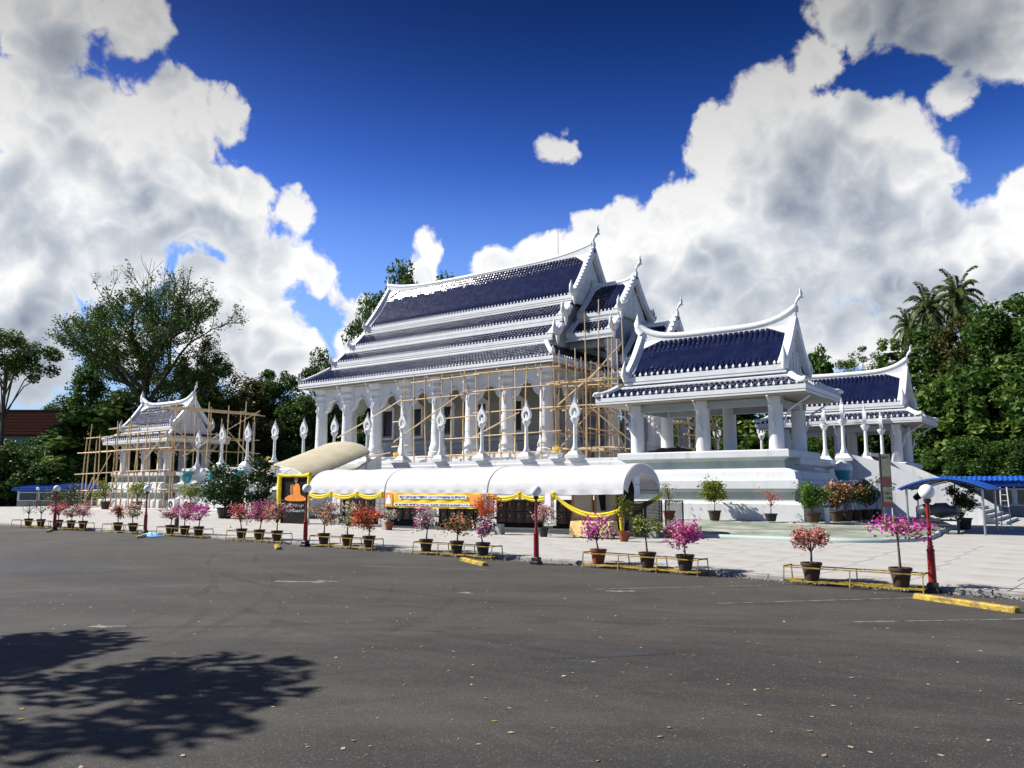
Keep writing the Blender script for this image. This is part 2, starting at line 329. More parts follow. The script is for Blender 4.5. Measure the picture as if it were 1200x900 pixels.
# ------------------------------------------------------------------ mesh builder
class MB:
    def __init__(s): s.v = []; s.f = []
    def add(s, vs, fs):
        o = len(s.v); s.v.extend([tuple(p) for p in vs]); s.f.extend([tuple(i + o for i in f) for f in fs]); return s
    def box(s, x0, x1, y0, y1, z0, z1):
        return s.add([(x0, y0, z0), (x1, y0, z0), (x1, y1, z0), (x0, y1, z0), (x0, y0, z1), (x1, y0, z1), (x1, y1, z1), (x0, y1, z1)],
                     [(3, 2, 1, 0), (4, 5, 6, 7), (0, 1, 5, 4), (1, 2, 6, 5), (2, 3, 7, 6), (3, 0, 4, 7)])
    def rings(s, rings, closed=True, cap=True):
        """loft closed loops of equal length"""
        n = len(rings[0]); o = len(s.v)
        for r in rings: s.v.extend([tuple(p) for p in r])
        for i in range(len(rings) - 1):
            a, b = o + i * n, o + (i + 1) * n
            for j in range(n if closed else n - 1):
                j2 = (j + 1) % n
                s.f.append((a + j, a + j2, b + j2, b + j))
        if cap and closed:
            s.f.append(tuple(o + j for j in reversed(range(n)))); e = o + (len(rings) - 1) * n
            s.f.append(tuple(e + j for j in range(n)))
        return s
    def lathe(s, x, y, prof, n=12, rot=0.0, sx=1.0, sy=1.0):
        """prof = [(radius, z), ...] bottom to top; n = 4 with rot = pi/4 gives a square plan (radius = half diagonal)"""
        return s.rings([[(x + sx * r * math.cos(rot + 2 * math.pi * j / n), y + sy * r * math.sin(rot + 2 * math.pi * j / n), z) for j in range(n)] for r, z in prof])
    def sq(s, x, y, prof):
        return s.rings([[(x - r, y - r, z), (x + r, y - r, z), (x + r, y + r, z), (x - r, y + r, z)] for r, z in prof])
    def mold(s, x0, x1, y0, y1, prof):
        """stepped rectangular body; prof = [(outset, z), ...] bottom to top"""
        return s.rings([[(x0 - o, y0 - o, z), (x1 + o, y0 - o, z), (x1 + o, y1 + o, z), (x0 - o, y1 + o, z)] for o, z in prof])
    def tube(s, pts, rad, n=6):
        P = [Vector(p) for p in pts]; rs = []
        rad = rad if hasattr(rad, '__len__') else [rad] * len(P)
        for i, p in enumerate(P):
            t = (P[min(i + 1, len(P) - 1)] - P[max(i - 1, 0)])
            if t.length < 1e-9: t = Vector((0, 0, 1))
            t.normalize()
            ref = Vector((0, 0, 1)) if abs(t.z) < 0.9 else Vector((0, 1, 0))
            a = t.cross(ref).normalized(); b = t.cross(a).normalized()
            rs.append([p + (a * math.cos(2 * math.pi * j / n) + b * math.sin(2 * math.pi * j / n)) * rad[i] for j in range(n)])
        return s.rings(rs)
    def beam(s, p, q, w, h):
        """rectangular bar from p to q, w across (horizontal), h high"""
        p, q = Vector(p), Vector(q); t = (q - p).normalized()
        ref = Vector((0, 0, 1)) if abs(t.z) < 0.95 else Vector((0, 1, 0))
        a = t.cross(ref).normalized() * (w / 2); b = t.cross(a).normalized() * (h / 2)
        return s.rings([[c - a - b, c + a - b, c + a + b, c - a + b] for c in (p, q)])
    def plate(s, outline, fn, thick):
        """extrude a 2-D outline; fn(a, b, t) -> point, t in (-thick/2, thick/2)"""
        n = len(outline); o = len(s.v)
        for t in (-thick / 2, thick / 2): s.v.extend([tuple(fn(a, b, t)) for a, b in outline])
        for j in range(n):
            j2 = (j + 1) % n; s.f.append((o + j, o + j2, o + n + j2, o + n + j))
        s.f.append(tuple(o + j for j in reversed(range(n)))); s.f.append(tuple(o + n + j for j in range(n)))
        return s
    def ringplate(s, outer, inner, fn, thick):
        n = len(outer); o = len(s.v)
        for t in (-thick / 2, thick / 2):
            s.v.extend([tuple(fn(a, b, t)) for a, b in outer]); s.v.extend([tuple(fn(a, b, t)) for a, b in inner])
        O0, I0, O1, I1 = o, o + n, o + 2 * n, o + 3 * n
        for j in range(n):
            k = (j + 1) % n
            s.f += [(O0 + k, O0 + j, I0 + j, I0 + k), (O1 + j, O1 + k, I1 + k, I1 + j), (O0 + j, O0 + k, O1 + k, O1 + j), (I0 + k, I0 + j, I1 + j, I1 + k)]
        return s
    def mesh(s, name, material, origin=(0, 0, 0), smooth=None):
        me = bpy.data.meshes.new(name)
        ox, oy, oz = origin
        me.from_pydata([(x - ox, y - oy, z - oz) for x, y, z in s.v], [], s.f)
        bm = bmesh.new(); bm.from_mesh(me); bmesh.ops.recalc_face_normals(bm, faces=bm.faces); bm.to_mesh(me); bm.free()
        me.materials.append(MATS[material])
        if smooth:
            me.shade_smooth(); me.set_sharp_from_angle(angle=R(smooth))
        return me
    def build(s, name, material, parent=None, smooth=None, kind=None, local=False):
        """link as one mesh object; vertices are in world coordinates unless local"""
        og = (0, 0, 0) if local else root_loc(parent)
        o = bpy.data.objects.new(name, s.mesh(name, material, og, smooth)); COL.objects.link(o)
        if parent: o.parent = parent
        if kind: o['kind'] = kind
        return o
def root_loc(p):
    while p is not None and p.parent is not None: p = p.parent
    return (0, 0, 0) if p is None else tuple(p.location)

def thing(name, label, cat, loc=(0, 0, 0), rotz=0.0, group=None):
    o = bpy.data.objects.new(name, None); COL.objects.link(o); o.empty_display_size = 0.3
    o.location = loc; o.rotation_euler = (0, 0, rotz)
    return tag(o, label, cat, group)
def tag(o, label, cat, group=None):
    o['label'] = label; o['category'] = cat
    if group: o['group'] = group
    return o
def struct(o, label=None):
    o['kind'] = 'structure'
    if label: o['label'] = label
    return o
def copy_tree(o, parent=None, label=None, group=None, loc=None, rotz=None, scale=None):
    c = o.copy(); COL.objects.link(c); c.parent = parent
    if loc is not None: c.location = loc
    if rotz is not None: c.rotation_euler = (0, 0, rotz)
    if scale is not None: c.scale = scale if hasattr(scale, '__len__') else (scale,) * 3
    if label: c['label'] = label
    if group: c['group'] = group
    for ch in list(o.children): copy_tree(ch, c)
    return c

def quads_mesh(name, V, material, tint=None):
    """V: (n, 4, 3) array of leaf corners -> mesh of loose quads with a per-leaf tint"""
    n = len(V); me = bpy.data.meshes.new(name)
    me.vertices.add(n * 4); me.vertices.foreach_set('co', V.reshape(-1).astype(np.float32))
    me.loops.add(n * 4); me.loops.foreach_set('vertex_index', np.arange(n * 4, dtype=np.int32))
    me.polygons.add(n); me.polygons.foreach_set('loop_start', np.arange(0, n * 4, 4, dtype=np.int32))
    me.update(calc_edges=True)
    if tint is not None:
        at = me.attributes.new('tint', 'FLOAT', 'POINT'); at.data.foreach_set('value', np.repeat(tint, 4).astype(np.float32))
    me.materials.append(MATS[material])
    return me
def leaves(rng, centres, size, aspect=0.55, up=0.5, droop=0.0, jitter=0.35):
    """one quad leaf at each centre, random heading, normals leaning upward"""
    n = len(centres)
    d = rng.normal(size=(n, 3)); d[:, 2] = d[:, 2] * 0.5 - droop; d /= np.linalg.norm(d, axis=1)[:, None]
    nn = rng.normal(size=(n, 3)); nn[:, 2] = np.abs(nn[:, 2]) + up
    s = np.cross(d, nn); s /= np.linalg.norm(s, axis=1)[:, None] + 1e-9
    up_v = np.cross(s, d)
    L = size * (1 + jitter * rng.uniform(-1, 1, size=(n, 1))); W = L * aspect
    fold = up_v * L * 0.10
    return np.stack([centres - d * L * 0.5, centres - s * W * 0.5 + fold, centres + d * L * 0.5, centres + s * W * 0.5 + fold], axis=1)

# ------------------------------------------------------------------ ground, car park, pavement
KX = [-140, -60, -38, -20.6, -12.4, -6, -1, 12, 45]
KY = [23.0, 22.8, 22.5, 21.75, 21.25, 20.7, 20.3, 19.6, 18.4]
def kerb_y(x): return float(np.interp(x, KX, KY))
def sheet(name, pts, z, material):
    m = MB(); m.add([(x, y, z) for x, y in pts], [tuple(range(len(pts)))]); return m.build(name, material)
struct(sheet('ground', [(-1500, -1500), (1500, -1500), (1500, 1500), (-1500, 1500)], -0.06, 'earth'))
xs = [-140, -100, -60, -38, -30, -20.6, -12.4, -6, -1, 5, 12, 45]
asphalt = struct(sheet('car_park', [(x, kerb_y(x) + 0.02) for x in reversed(xs)] + [(-140, -70), (45, -70)], 0.0, 'asphalt'))
m = MB()
for x0, x1 in zip(xs[:-1], xs[1:]):
    m.add([(x0, kerb_y(x0) + 0.2, 0.126), (x1, kerb_y(x1) + 0.2, 0.126), (x1, 110, 0.126), (x0, 110, 0.126)], [(0, 1, 2, 3)])
pavement = struct(m.build('pavement', 'paving'))
# concrete slabs laid in rows from the kerb, each with its own tilt and height
rnd = random.Random(5)
SL = 2.15; slab_meshes = []
for k in range(6):
    mm = MB(); h = SL / 2 - 0.006; dz = rnd.uniform(-0.003, 0.003)
    mm.rings([[(-h, -h, 0), (h, -h, 0), (h, h, 0), (-h, h, 0)], [(-h + .008, -h + .008, 0.02 + dz), (h - .008, -h + .008, 0.02), (h - .008, h - .008, 0.02 - dz), (-h + .008, h - .008, 0.02)]])
    slab_meshes.append(mm.mesh('slab', 'paving'))
for i in range(24):
    u = 7.0 - (i + 0.5) * SL
    for j in range(7):
        o = bpy.data.objects.new('slab', rnd.choice(slab_meshes)); COL.objects.link(o); o.parent = pavement
        v = kerb_y(u) + 0.22 + (j + 0.5) * SL
        if v > 34.4 and -24 < u < -5: continue
        sl = (kerb_y(u + 1) - kerb_y(u - 1)) / 2
        o.location = (u, v, 0.117 + rnd.uniform(-0.001, 0.002)); o.rotation_euler = (0, 0, math.atan(sl))
        o.scale = (1.0, 0.999, 1)
# kerb stones: near ones laid one by one, the far run joined
def kerb_stone(m, a, b, off=(0, 0)):
    ya, yb = kerb_y(a), kerb_y(b)
    m.rings([[(a + .008, ya, -.02), (b - .008, yb, -.02), (b - .008, yb + .19, -.02), (a + .008, ya + .19, -.02)],
             [(a + .008, ya + .008, .10), (b - .008, yb + .008, .10), (b - .008, yb + .19, .10), (a + .008, ya + .19, .10)],
             [(a + .02, ya + .03, .131), (b - .02, yb + .03, .131), (b - .02, yb + .188, .133), (a + .02, ya + .188, .133)]])
m = MB(); x = -120.0
while x < -32: kerb_stone(m, x, x + 1.0); x += 1.0
kerb = struct(m.build('kerb', 'kerb'))
rk = random.Random(6)
while x < 24:
    m = MB(); kerb_stone(m, x, x + 1.0); o = m.build('kerb_stone', 'kerb', kerb); o.location = (0, rk.uniform(-.012, .012), rk.uniform(-.012, .004)); x += 1.0
# grit and rubble washed up along the kerb
m = MB(); rg = random.Random(2)
for i in range(1500):
    u = rg.uniform(-34, 5); d = abs(rg.gauss(0, 0.16)); v = kerb_y(u) - 0.02 - d; r = rg.uniform(0.008, 0.035) * (1.5 if d < .1 else .8)
    m.lathe(u, v, [(r, 0.0), (r * 0.9, r * .5), (r * .3, r * .9)], 5, rg.uniform(0, 6))
g = m.build('kerb_grit', 'grit'); g['kind'] = 'stuff'; g['label'] = 'grey grit and small rubble lying along the kerb'; g['category'] = 'grit'
# painted lines and patches on the asphalt
def strip(name, p, q, w, material, z=0.004, seed=1):
    rr = random.Random(seed); m = MB(); P, Q = Vector((*p, 0)), Vector((*q, 0)); n = (Q - P).normalized(); s = Vector((-n.y, n.x, 0)) * w / 2
    L = (Q - P).length; k = max(2, int(L / 0.35)); a, b = [], []
    for i in range(k + 1):
        c = P + (Q - P) * (i / k); a.append(c + s * rr.uniform(.75, 1.05)); b.append(c - s * rr.uniform(.75, 1.05))
    for i in range(k): m.add([(*b[i][:2], z), (*b[i + 1][:2], z), (*a[i + 1][:2], z), (*a[i][:2], z)], [(0, 1, 2, 3)])
    return m.build(name, material, asphalt)
strip('parking_line', (-3.62, 15.1), (1.2, 19.4), 0.07, 'road_paint')
strip('parking_line', (-6.4, 15.9), (-3.3, 19.2), 0.07, 'road_paint', seed=3)
strip('parking_line', (-9.6, 16.4), (-6.6, 19.6), 0.06, 'road_paint', seed=4)
strip('parking_line', (-18.2, 17.2), (-14.4, 18.6), 0.06, 'road_paint', seed=5)
def blot(name, c, rx, ry, ang, material, z, seed, n=26, j=.18):
    rr = random.Random(seed); m = MB(); pts = []
    for i in range(n):
        t = 2 * math.pi * i / n; r = 1 + rr.uniform(-j, j); x, y = rx * r * math.cos(t), ry * r * math.sin(t)
        pts.append((c[0] + x * math.cos(ang) - y * math.sin(ang), c[1] + x * math.sin(ang) + y * math.cos(ang), z))
    m.add(pts, [tuple(range(n))]); return m.build(name, material, asphalt)
blot('repair_patch', (-27.8, 10.6), 5.6, 1.25, R(14), 'asphalt_patch', 0.003, 1, j=.1)
blot('repair_patch', (-5.6, 10.2), 0.75, 0.12, R(48), 'asphalt_patch', 0.003, 2)
blot('worn_paint', (-8.9, 16.5), 0.35, 0.13, R(30), 'road_paint', 0.0035, 3, j=.4)
blot('worn_paint', (-11.6, 14.2), 0.18, 0.10, R(10), 'road_paint', 0.0035, 4, j=.4)
blot('worn_paint', (-13.7, 7.2), 0.30, 0.09, R(36), 'road_paint', 0.0035, 5, j=.4)
# curved tracks left by turning wheels, in pairs
def track(cx, cy, r, a0, a1, w, material, z):
    for rr_ in (r, r + 1.45):
        m = MB(); n = 40; i_, o_ = [], []
        for i in range(n + 1):
            a = R(a0 + (a1 - a0) * i / n); i_.append((cx + rr_ * math.cos(a), cy + rr_ * math.sin(a), z)); q_ = rr_ + w * min(1, 4 * i / n, 4 * (n - i) / n) + .002; o_.append((cx + q_ * math.cos(a), cy + q_ * math.sin(a), z))
        m.rings([i_, o_], closed=False); m.build('tyre_mark', material, asphalt)
track(-19.5, 2.0, 9.0, -20, 75, .20, 'tyre_dust', .0052); track(-22.0, 6.0, 11.5, -35, 50, .18, 'tyre_rubber', .0060); track(-4.0, -2.5, 12.0, 70, 165, .20, 'tyre_dust', .0068)
track(3.0, 1.0, 11.0, 95, 170, .18, 'tyre_rubber', .0076); track(-30.0, -4.0, 20.0, 5, 62, .2, 'tyre_dust', .0084); track(-12.0, 32.0, 18.5, 215, 300, .2, 'tyre_dust', .0092); track(-6.0, 30.0, 20.0, 230, 290, .18, 'tyre_rubber', .0100)
# a worn turn arrow
m = MB(); c = Vector((-16.1, 13.6)); e1 = Vector((.82, .57)); e2 = Vector((-.57, .82))
arrow = [(-.95, -.09), (.1, -.09), (.1, -.33), (.75, 0), (.1, .33), (.1, .09), (-.55, .09), (-.95, .22)]
m.add([(*(c + e1 * a + e2 * b), 0.004) for a, b in arrow], [tuple(range(8))]); m.build('painted_arrow', 'road_paint', asphalt)
# fallen leaves, scattered thinly
rngl = np.random.default_rng(8); n = 800
D = 3.0 + 20 * rngl.uniform(0, 1, n) ** 1.3; X = (rngl.uniform(-.72, .72, n)) * D
cu, cv = math.cos(R(36)), math.sin(R(36))
U = cu * X - cv * D; V = cv * X + cu * D
ok = V < np.interp(U, KX, KY) - 0.05; U, V = U[ok], V[ok]
cen = np.stack([U, V, np.full(len(U), 0.012)], 1)
q = leaves(rngl, cen, 0.045, 0.6, up=4.0, jitter=0.85); q[:, :, 2] = np.clip(q[:, :, 2] * 0.3 + 0.004, 0.006, 0.02)
o = bpy.data.objects.new('fallen_leaves', quads_mesh('fallen_leaves', q, 'leaf_litter', rngl.uniform(0, 1, len(q)))); COL.objects.link(o)
o['kind'] = 'stuff'; o['label'] = 'small dry leaves scattered over the dark asphalt'; o['category'] = 'leaves'

# sloping green-stained apron round the foot of the right pavilion, with its rounded edge
edge = [(-27.0, 35.2), (-22, 35.1), (-16.4, 35.0), (-11, 34.85), (-8.8, 34.95), (-7.4, 35.6), (-6.5, 37.0), (-6.1, 39.0), (-6.2, 42.0), (-6.6, 46.0), (-6.7, 52.0)]
back = [(-27.0, 46.2), (-22, 46.2), (-16.4, 46.2), (-13.2, 46.4), (-12.0, 46.6), (-11.0, 47.5), (-10.2, 49.0), (-9.6, 50.5), (-9.2, 52.0), (-8.9, 54.0), (-8.7, 56.5)]
m = MB(); rows = []
for t in (0, .06, .3, .55, .8, 1.0):
    rows.append([(a[0] + (b[0] - a[0]) * t, a[1] + (b[1] - a[1]) * t, 0.20 + 0.42 * (t ** .8)) for a, b in zip(edge, back)])
m.rings(rows, closed=False); ap = m.build('apron', 'apron', smooth=60); struct(ap)
m = MB(); m.tube([(x, y, 0.15) for x, y in edge], 0.14, 8); struct(m.build('apron_edge', 'apron_edge', smooth=60))
# low landing in front of the left pavilion
m = MB(); m.mold(-97, -52, 38.6, 48, [(0, .05), (0, .22), (-.35, .22), (-.35, .36), (-.36, .36)]); struct(m.build('landing', 'step_concrete'))

# ------------------------------------------------------------------ temple roofs: shared builders
def slope(mb, A0, A1, B0, B1, tw=0.34, tl=0.34, sag=0.0, lift=0.034, seed=0, cv=0.05):
    """rows of round-backed tiles between a top edge A0-A1 and an eave B0-B1"""
    rr = random.Random(seed)
    A0, A1, B0, B1 = map(Vector, (A0, A1, B0, B1))
    n = (A1 - A0).cross(B0 - A0) if (A1 - A0).length > 1e-6 else (B1 - B0).cross(B0 - A0)
    n.normalize()
    if n.z < 0: n = -n
    L = ((B0 + B1) / 2 - (A0 + A1) / 2).length; rows = max(1, round(L / tl))
    def P(s, t, h):
        a = A0 + (B0 - A0) * t; b = A1 + (B1 - A1) * t
        return a + (b - a) * s + n * (h - sag * math.sin(math.pi * t))
    for j in range(rows):
        t0, t1 = j / rows, (j + 1) / rows
        t0e = max(0, t0 - 0.25 / rows)
        w = ((A1 - A0) * (1 - t1) + (B1 - B0) * t1).length; k = max(1, round(w / tw))
        for i in range(k):
            s0, s1 = i / k + 0.055 / k, (i + 1) / k - 0.055 / k; sm = (s0 + s1) / 2
            z = rr.uniform(-0.010, 0.014); e = rr.uniform(-.008, .008)
            tn = t1 - 0.30 * (t1 - t0); nb = lift * .62; v = []
            for t_, h_ in ((t0e, 0.0), (tn, lift + z), (t1, nb + z)):
                v += [P(s0 + (s1 - s0) * q, t_, h_ + cv * c + e * q * (t_ != t0e)) for q, c in ((0, 0), (.2, .88), (.5, 1), (.8, .88), (1, 0))]
            v += [P(s0, t1, -.03), P(s1, t1, -.03)]
            mb.add(v, [(r_ + q, r_ + 5 + q, r_ + 6 + q, r_ + 1 + q) for r_ in (0, 5) for q in range(4)] + [(10, 15, 16, 14, 13, 12, 11)])
    # bed under the tiles
    mb.add([P(0, 0, -0.06), P(1, 0, -0.06), P(1, 1, -0.06), P(0, 1, -0.06)], [(0, 1, 2, 3)])

def finial_row(mb, A, B, step=0.42, h=0.34, r=0.12):
    r = h * .36
    """row of small lotus-bud eave tiles"""
    A, B = Vector(A), Vector(B); n = max(1, round((B - A).length / step))
    for i in range(n + 1):
        p = A + (B - A) * (i / n)
        mb.rings([[(p.x + rr * math.cos(a), p.y + rr * math.sin(a), p.z + z * h) for a in (0.78, 2.36, 3.93, 5.5)]
                  for rr, z in ((r * .6, 0), (r, .25), (r * 1.05, .45), (r * .5, .75), (0.008, 1.0))])

def chofa(mb, x, y, z, d, h):
    """slender bird-headed roof finial leaning out along x (d = +1 / -1)"""
    pts = [(0, -.15), (.02, .05), (-.01, .22), (.04, .36), (.13, .46), (.22, .56), (.25, .70), (.22, .84), (.28, 1.0)]
    rad = [.11, .10, .055, .06, .095, .105, .075, .04, .006]
    mb.tube([(x + d * a * h, y, z + b * h) for a, b in pts], [r * h * .95 for r in rad], 8)
    mb.tube([(x + d * .16 * h, y, z + .52 * h), (x + d * .32 * h, y, z + .47 * h), (x + d * .40 * h, y, z + .52 * h)], [.05 * h, .03 * h, .004 * h], 6)
    for k in range(3):
        t = .58 + .13 * k
        mb.tube([(x + d * (.20) * h, y, z + t * h), (x + d * .36 * h, y, z + (t + .07) * h)], [.04 * h, .004 * h], 5)

def horn(mb, p, d, h):
    """upturned horn; d = (dx, dy) lean"""
    pts = [(0, -.2), (.10, .1), (.30, .26), (.46, .46), (.46, .72), (.36, 1.0)]; rad = [.18, .2, .17, .13, .09, .01]
    mb.tube([(p[0] + d[0] * a * h, p[1] + d[1] * a * h, p[2] + b * h) for a, b in pts], [r * h for r in rad], 7)

def ridge(mb, x0, x1, y, z, rise, th=0.30, drop=0.5, r=0.19, n=22):
    top = []
    for i in range(n + 1):
        s = i / n; top.append((x0 + (x1 - x0) * s, z + rise * abs(2 * s - 1) ** 4.6))
    out = top + [(x1, z - drop), (x0, z - drop)]
    mb.plate(out, lambda a, b, t: (a, y + t, b), th)
    mb.tube([(a, y, b) for a, b in top], r, 8)

def rakes(mb, x, y, zr, half, ze, w=0.42, th=0.24, sag=0.12):
    """pair of bargeboards at a gable end"""
    for s in (-1, 1):
        pts = []
        for i in range(9):
            t = i / 8; pts.append((y + s * (half * t), zr + (ze - zr) * t - sag * math.sin(math.pi * t)))
        for (a, b), (c, d) in zip(pts[:-1], pts[1:]): mb.beam((x, a, b), (x, c, d), th, w)
def teeth(mb, x, y, zr, half, ze, n, h=0.26, sag=0.12):
    for s in (-1, 1):
        for i in range(n):
            t = (i + .7) / (n + .6); a, b = y + s * half * t, zr + (ze - zr) * t - sag * math.sin(math.pi * t)
            k = Vector((0, s * (zr - ze), half)).normalized()
            mb.tube([(x, a + k.y * .12, b + k.z * .12), (x, a + k.y * (.16 + h * .5), b + k.z * .25 + .08), (x, a + k.y * .22, b + k.z * .3 + h)], [.085, .09, .01], 5)

def gable_tier(root, x0, x1, yc, hi, zi, ho, zo, fas=0.6, cap=None, sag=0.0, tile=0.34, seed=0, fin=0.42, border=0.55, fh=0.34, cv=0.05):
    """one tier of a gabled roof: tile slopes both sides, fascia, bud row; cap = white band above the tiles"""
    for s in (-1, 1):
        tl = MB(); fa = MB(); fr = MB()
        slope(tl, (x0, yc + s * hi, zi), (x1, yc + s * hi, zi), (x0, yc + s * ho, zo), (x1, yc + s * ho, zo), tile, tile * .95, sag, seed=seed + s, cv=cv)
        y = yc + s * (ho + 0.03)
        fa.beam((x0 - .1, y, zo - .17), (x1 + .1, y, zo - .17), 0.16, 0.30)
        fa.beam((x0 - .05, y - s * .10, zo - .02 - fas * .72), (x1 + .05, y - s * .10, zo - .02 - fas * .72), 0.14, fas * .62)
        fa.beam((x0 - .12, y + s * .02, zo - fas - .03), (x1 + .12, y + s * .02, zo - fas - .03), 0.22, 0.12)
        finial_row(fr, (x0 + .15, y, zo - .02), (x1 - .15, y, zo - .02), fin, fh)
        if cap:
            (ha, za), (hb, zb) = cap; c = MB()
            c.add([(x0 - .1, yc + s * ha, za), (x1 + .1, yc + s * ha, za), (x1 + .1, yc + s * hb, zb), (x0 - .1, yc + s * hb, zb),
                   (x0 - .1, yc + s * ha, za - .2), (x1 + .1, yc + s * ha, za - .2), (x1 + .1, yc + s * hb, zb - .12), (x0 - .1, yc + s * hb, zb - .12)],
                  [(0, 1, 2, 3), (7, 6, 5, 4), (0, 4, 5, 1), (1, 5, 6, 2), (2, 6, 7, 3), (3, 7, 4, 0)])
            c.build('roof_cap', 'white_paint', root)
        # white border up the two ends of the slope, widening into the ridge
        for x, d in ((x0 + .12, 1), (x1 - .12, -1)):
            bd = MB(); nn = Vector((0, s * (zi - zo), ho - hi)).normalized(); ns = 8 if sag else 1
            bp = [Vector((x, yc + s * (hi - .02 + (ho - hi + .04) * q / ns), zi + (zo - zi) * q / ns)) + nn * (.07 - sag * math.sin(math.pi * q / ns)) for q in range(ns + 1)]
            e_ = Vector((border / 2, 0, 0)); bd.rings([[p - e_ - nn * .06, p + e_ - nn * .06, p + e_ + nn * .06, p - e_ + nn * .06] for p in bp])
            if hi < 1:
                e = d * min(1.5, (x1 - x0) * .2); k = .22
                P = [(x, hi, zi), (x + e, hi, zi), (x, hi + (ho - hi) * k, zi + (zo - zi) * k)]
                P = [Vector((a, yc + s * b, c)) - nn * (sag * math.sin(math.pi * k) * (1 if i_ == 2 else 0)) for i_, (a, b, c) in enumerate(P)]
                lo = [p - nn * .02 for p in P]; up = [p + nn * .125 for p in P]
                bd.rings([lo, up])
            bd.build('roof_border', 'white_paint', root)
        tl.build('roof_tiles', 'blue_tile', root, kind='stuff'); fa.build('eave_fascia', 'white_paint', root)
        fr.build('eave_buds', 'white_paint', root, kind='stuff', smooth=40)

def hip_skirt(root, x0, x1, y0, y1, zi, e0, e1, f0, f1, ze, fas=0.45, tile=0.34, seed=3, curl=0.5, fin=0.42, fh=0.34, cv=0.05):
    """four sloping sides between an inner rectangle (x0,x1,y0,y1 at zi) and an eave rectangle (e0,e1,f0,f1 at ze)"""
    fa = MB()
    I = [(x0, y0), (x1, y0), (x1, y1), (x0, y1)]; E = [(e0, f0), (e1, f0), (e1, f1), (e0, f1)]
    for k in range(4):
        tl = MB(); fr = MB(); hp = MB()
        a, b, c, d = I[k], I[(k + 1) % 4], E[k], E[(k + 1) % 4]
        slope(tl, (*a, zi), (*b, zi), (*c, ze), (*d, ze), tile, tile, seed=seed + k, cv=cv)
        finial_row(fr, (*c, ze), (*d, ze), fin, fh)
        # hip ridge with a curled end
        p, q = Vector((*a, zi)), Vector((*c, ze)); o = (q - p).normalized()
        pts = [p + Vector((0, 0, .12)), p.lerp(q, .4) + Vector((0, 0, .06)), p.lerp(q, .8) + Vector((0, 0, .10)), q + Vector((0, 0, .22)) - o * .1, q + Vector((o.x * .22, o.y * .22, .22 + curl * .55)), q + Vector((o.x * .16, o.y * .16, .25 + curl))]
        hp.tube(pts, [.22, .21, .21, .20, .13, .02], 8)
        tl.build('skirt_tiles', 'blue_tile', root, kind='stuff'); fr.build('eave_buds', 'white_paint', root, kind='stuff', smooth=40)
        hp.build('hip_ridge', 'white_paint', root, smooth=60)
    for (off, z0, z1) in ((0.05, ze - .26, ze), (-.06, ze - fas, ze - .26), (0.03, ze - fas - .1, ze - fas)):
        fa.mold(e0, e1, f0, f1, [(off, z0), (off, z1)])
    so = MB(); so.mold(e0, e1, f0, f1, [(-.1, ze - fas - .14), (-.1, ze - fas - .11)])
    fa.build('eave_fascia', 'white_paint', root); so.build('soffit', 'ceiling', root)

def column(root, x, y, z0, z1, r, ornate=True, name='column'):
    m = MB()
    if ornate:
        pr = [(r * 1.5, z0), (r * 1.5, z0 + .35), (r * 1.32, z0 + .45), (r * 1.4, z0 + .7), (r * 1.18, z0 + 1.0), (r * 1.12, z0 + 1.15)]
        z = z0 + 1.15; zt = z1 - 1.5
        k = int((zt - z) / .8)
        for i in range(k):
            a, b = z + (zt - z) * i / k, z + (zt - z) * (i + 1) / k
            ra = r * (1.10 - .16 * i / k); rb = r * (1.10 - .16 * (i + 1) / k)
            pr += [(ra, a + .025), (rb, b - .025), (rb - .025, b - .02), (rb - .025, b + .005)]
        m.lathe(x, y, pr, 18); o = m.build(name, 'white_plaster', root, smooth=35)
        c = MB(); r2 = r * .95
        c.lathe(x, y, [(r2, z1 - 1.5), (r2 * 1.12, z1 - 1.42), (r2 * 1.12, z1 - 1.3), (r2 * .98, z1 - 1.25), (r2 * 1.05, z1 - .95), (r2 * 1.3, z1 - .85), (r2 * 1.3, z1 - .65), (r2 * 1.1, z1 - .6), (r2 * 1.55, z1 - .05), (r2 * 1.55, z1)], 18)
        c.build('capital', 'white_plaster', o, smooth=35)
    else:
        m.lathe(x, y, [(r * 1.06, z0), (r * 1.0, z0 + .12), (r * .96, z0 + (z1 - z0) * .6), (r * .94, z1)], 20); o = m.build(name, 'white_plaster', root, smooth=50)
    return o
def bracket(root, x, y, dx, dy, z0, z1, out):
    """carved eave strut swinging from a column out to the eave"""
    m = MB(); pts = []; rad = []
    for i in range(9):
        t = i / 8; o = out * (t ** 2.2) + .09 * math.sin(t * 9); pts.append((x + dx * (o + .03), y + dy * (o + .03), z0 + (z1 - z0) * t)); rad.append(.06 - .02 * math.sin(t * 3.1) + (.04 if i in (2, 5) else 0))
    m.tube(pts, rad, 6)
    for i in (2, 4, 6):
        p = pts[i]; m.tube([p, (p[0] + dx * .16, p[1] + dy * .16, p[2] - .12), (p[0] + dx * .2, p[1] + dy * .2, p[2] + .1)], [.07, .06, .01], 5)
    m.build('bracket', 'white_plaster', root, smooth=50)

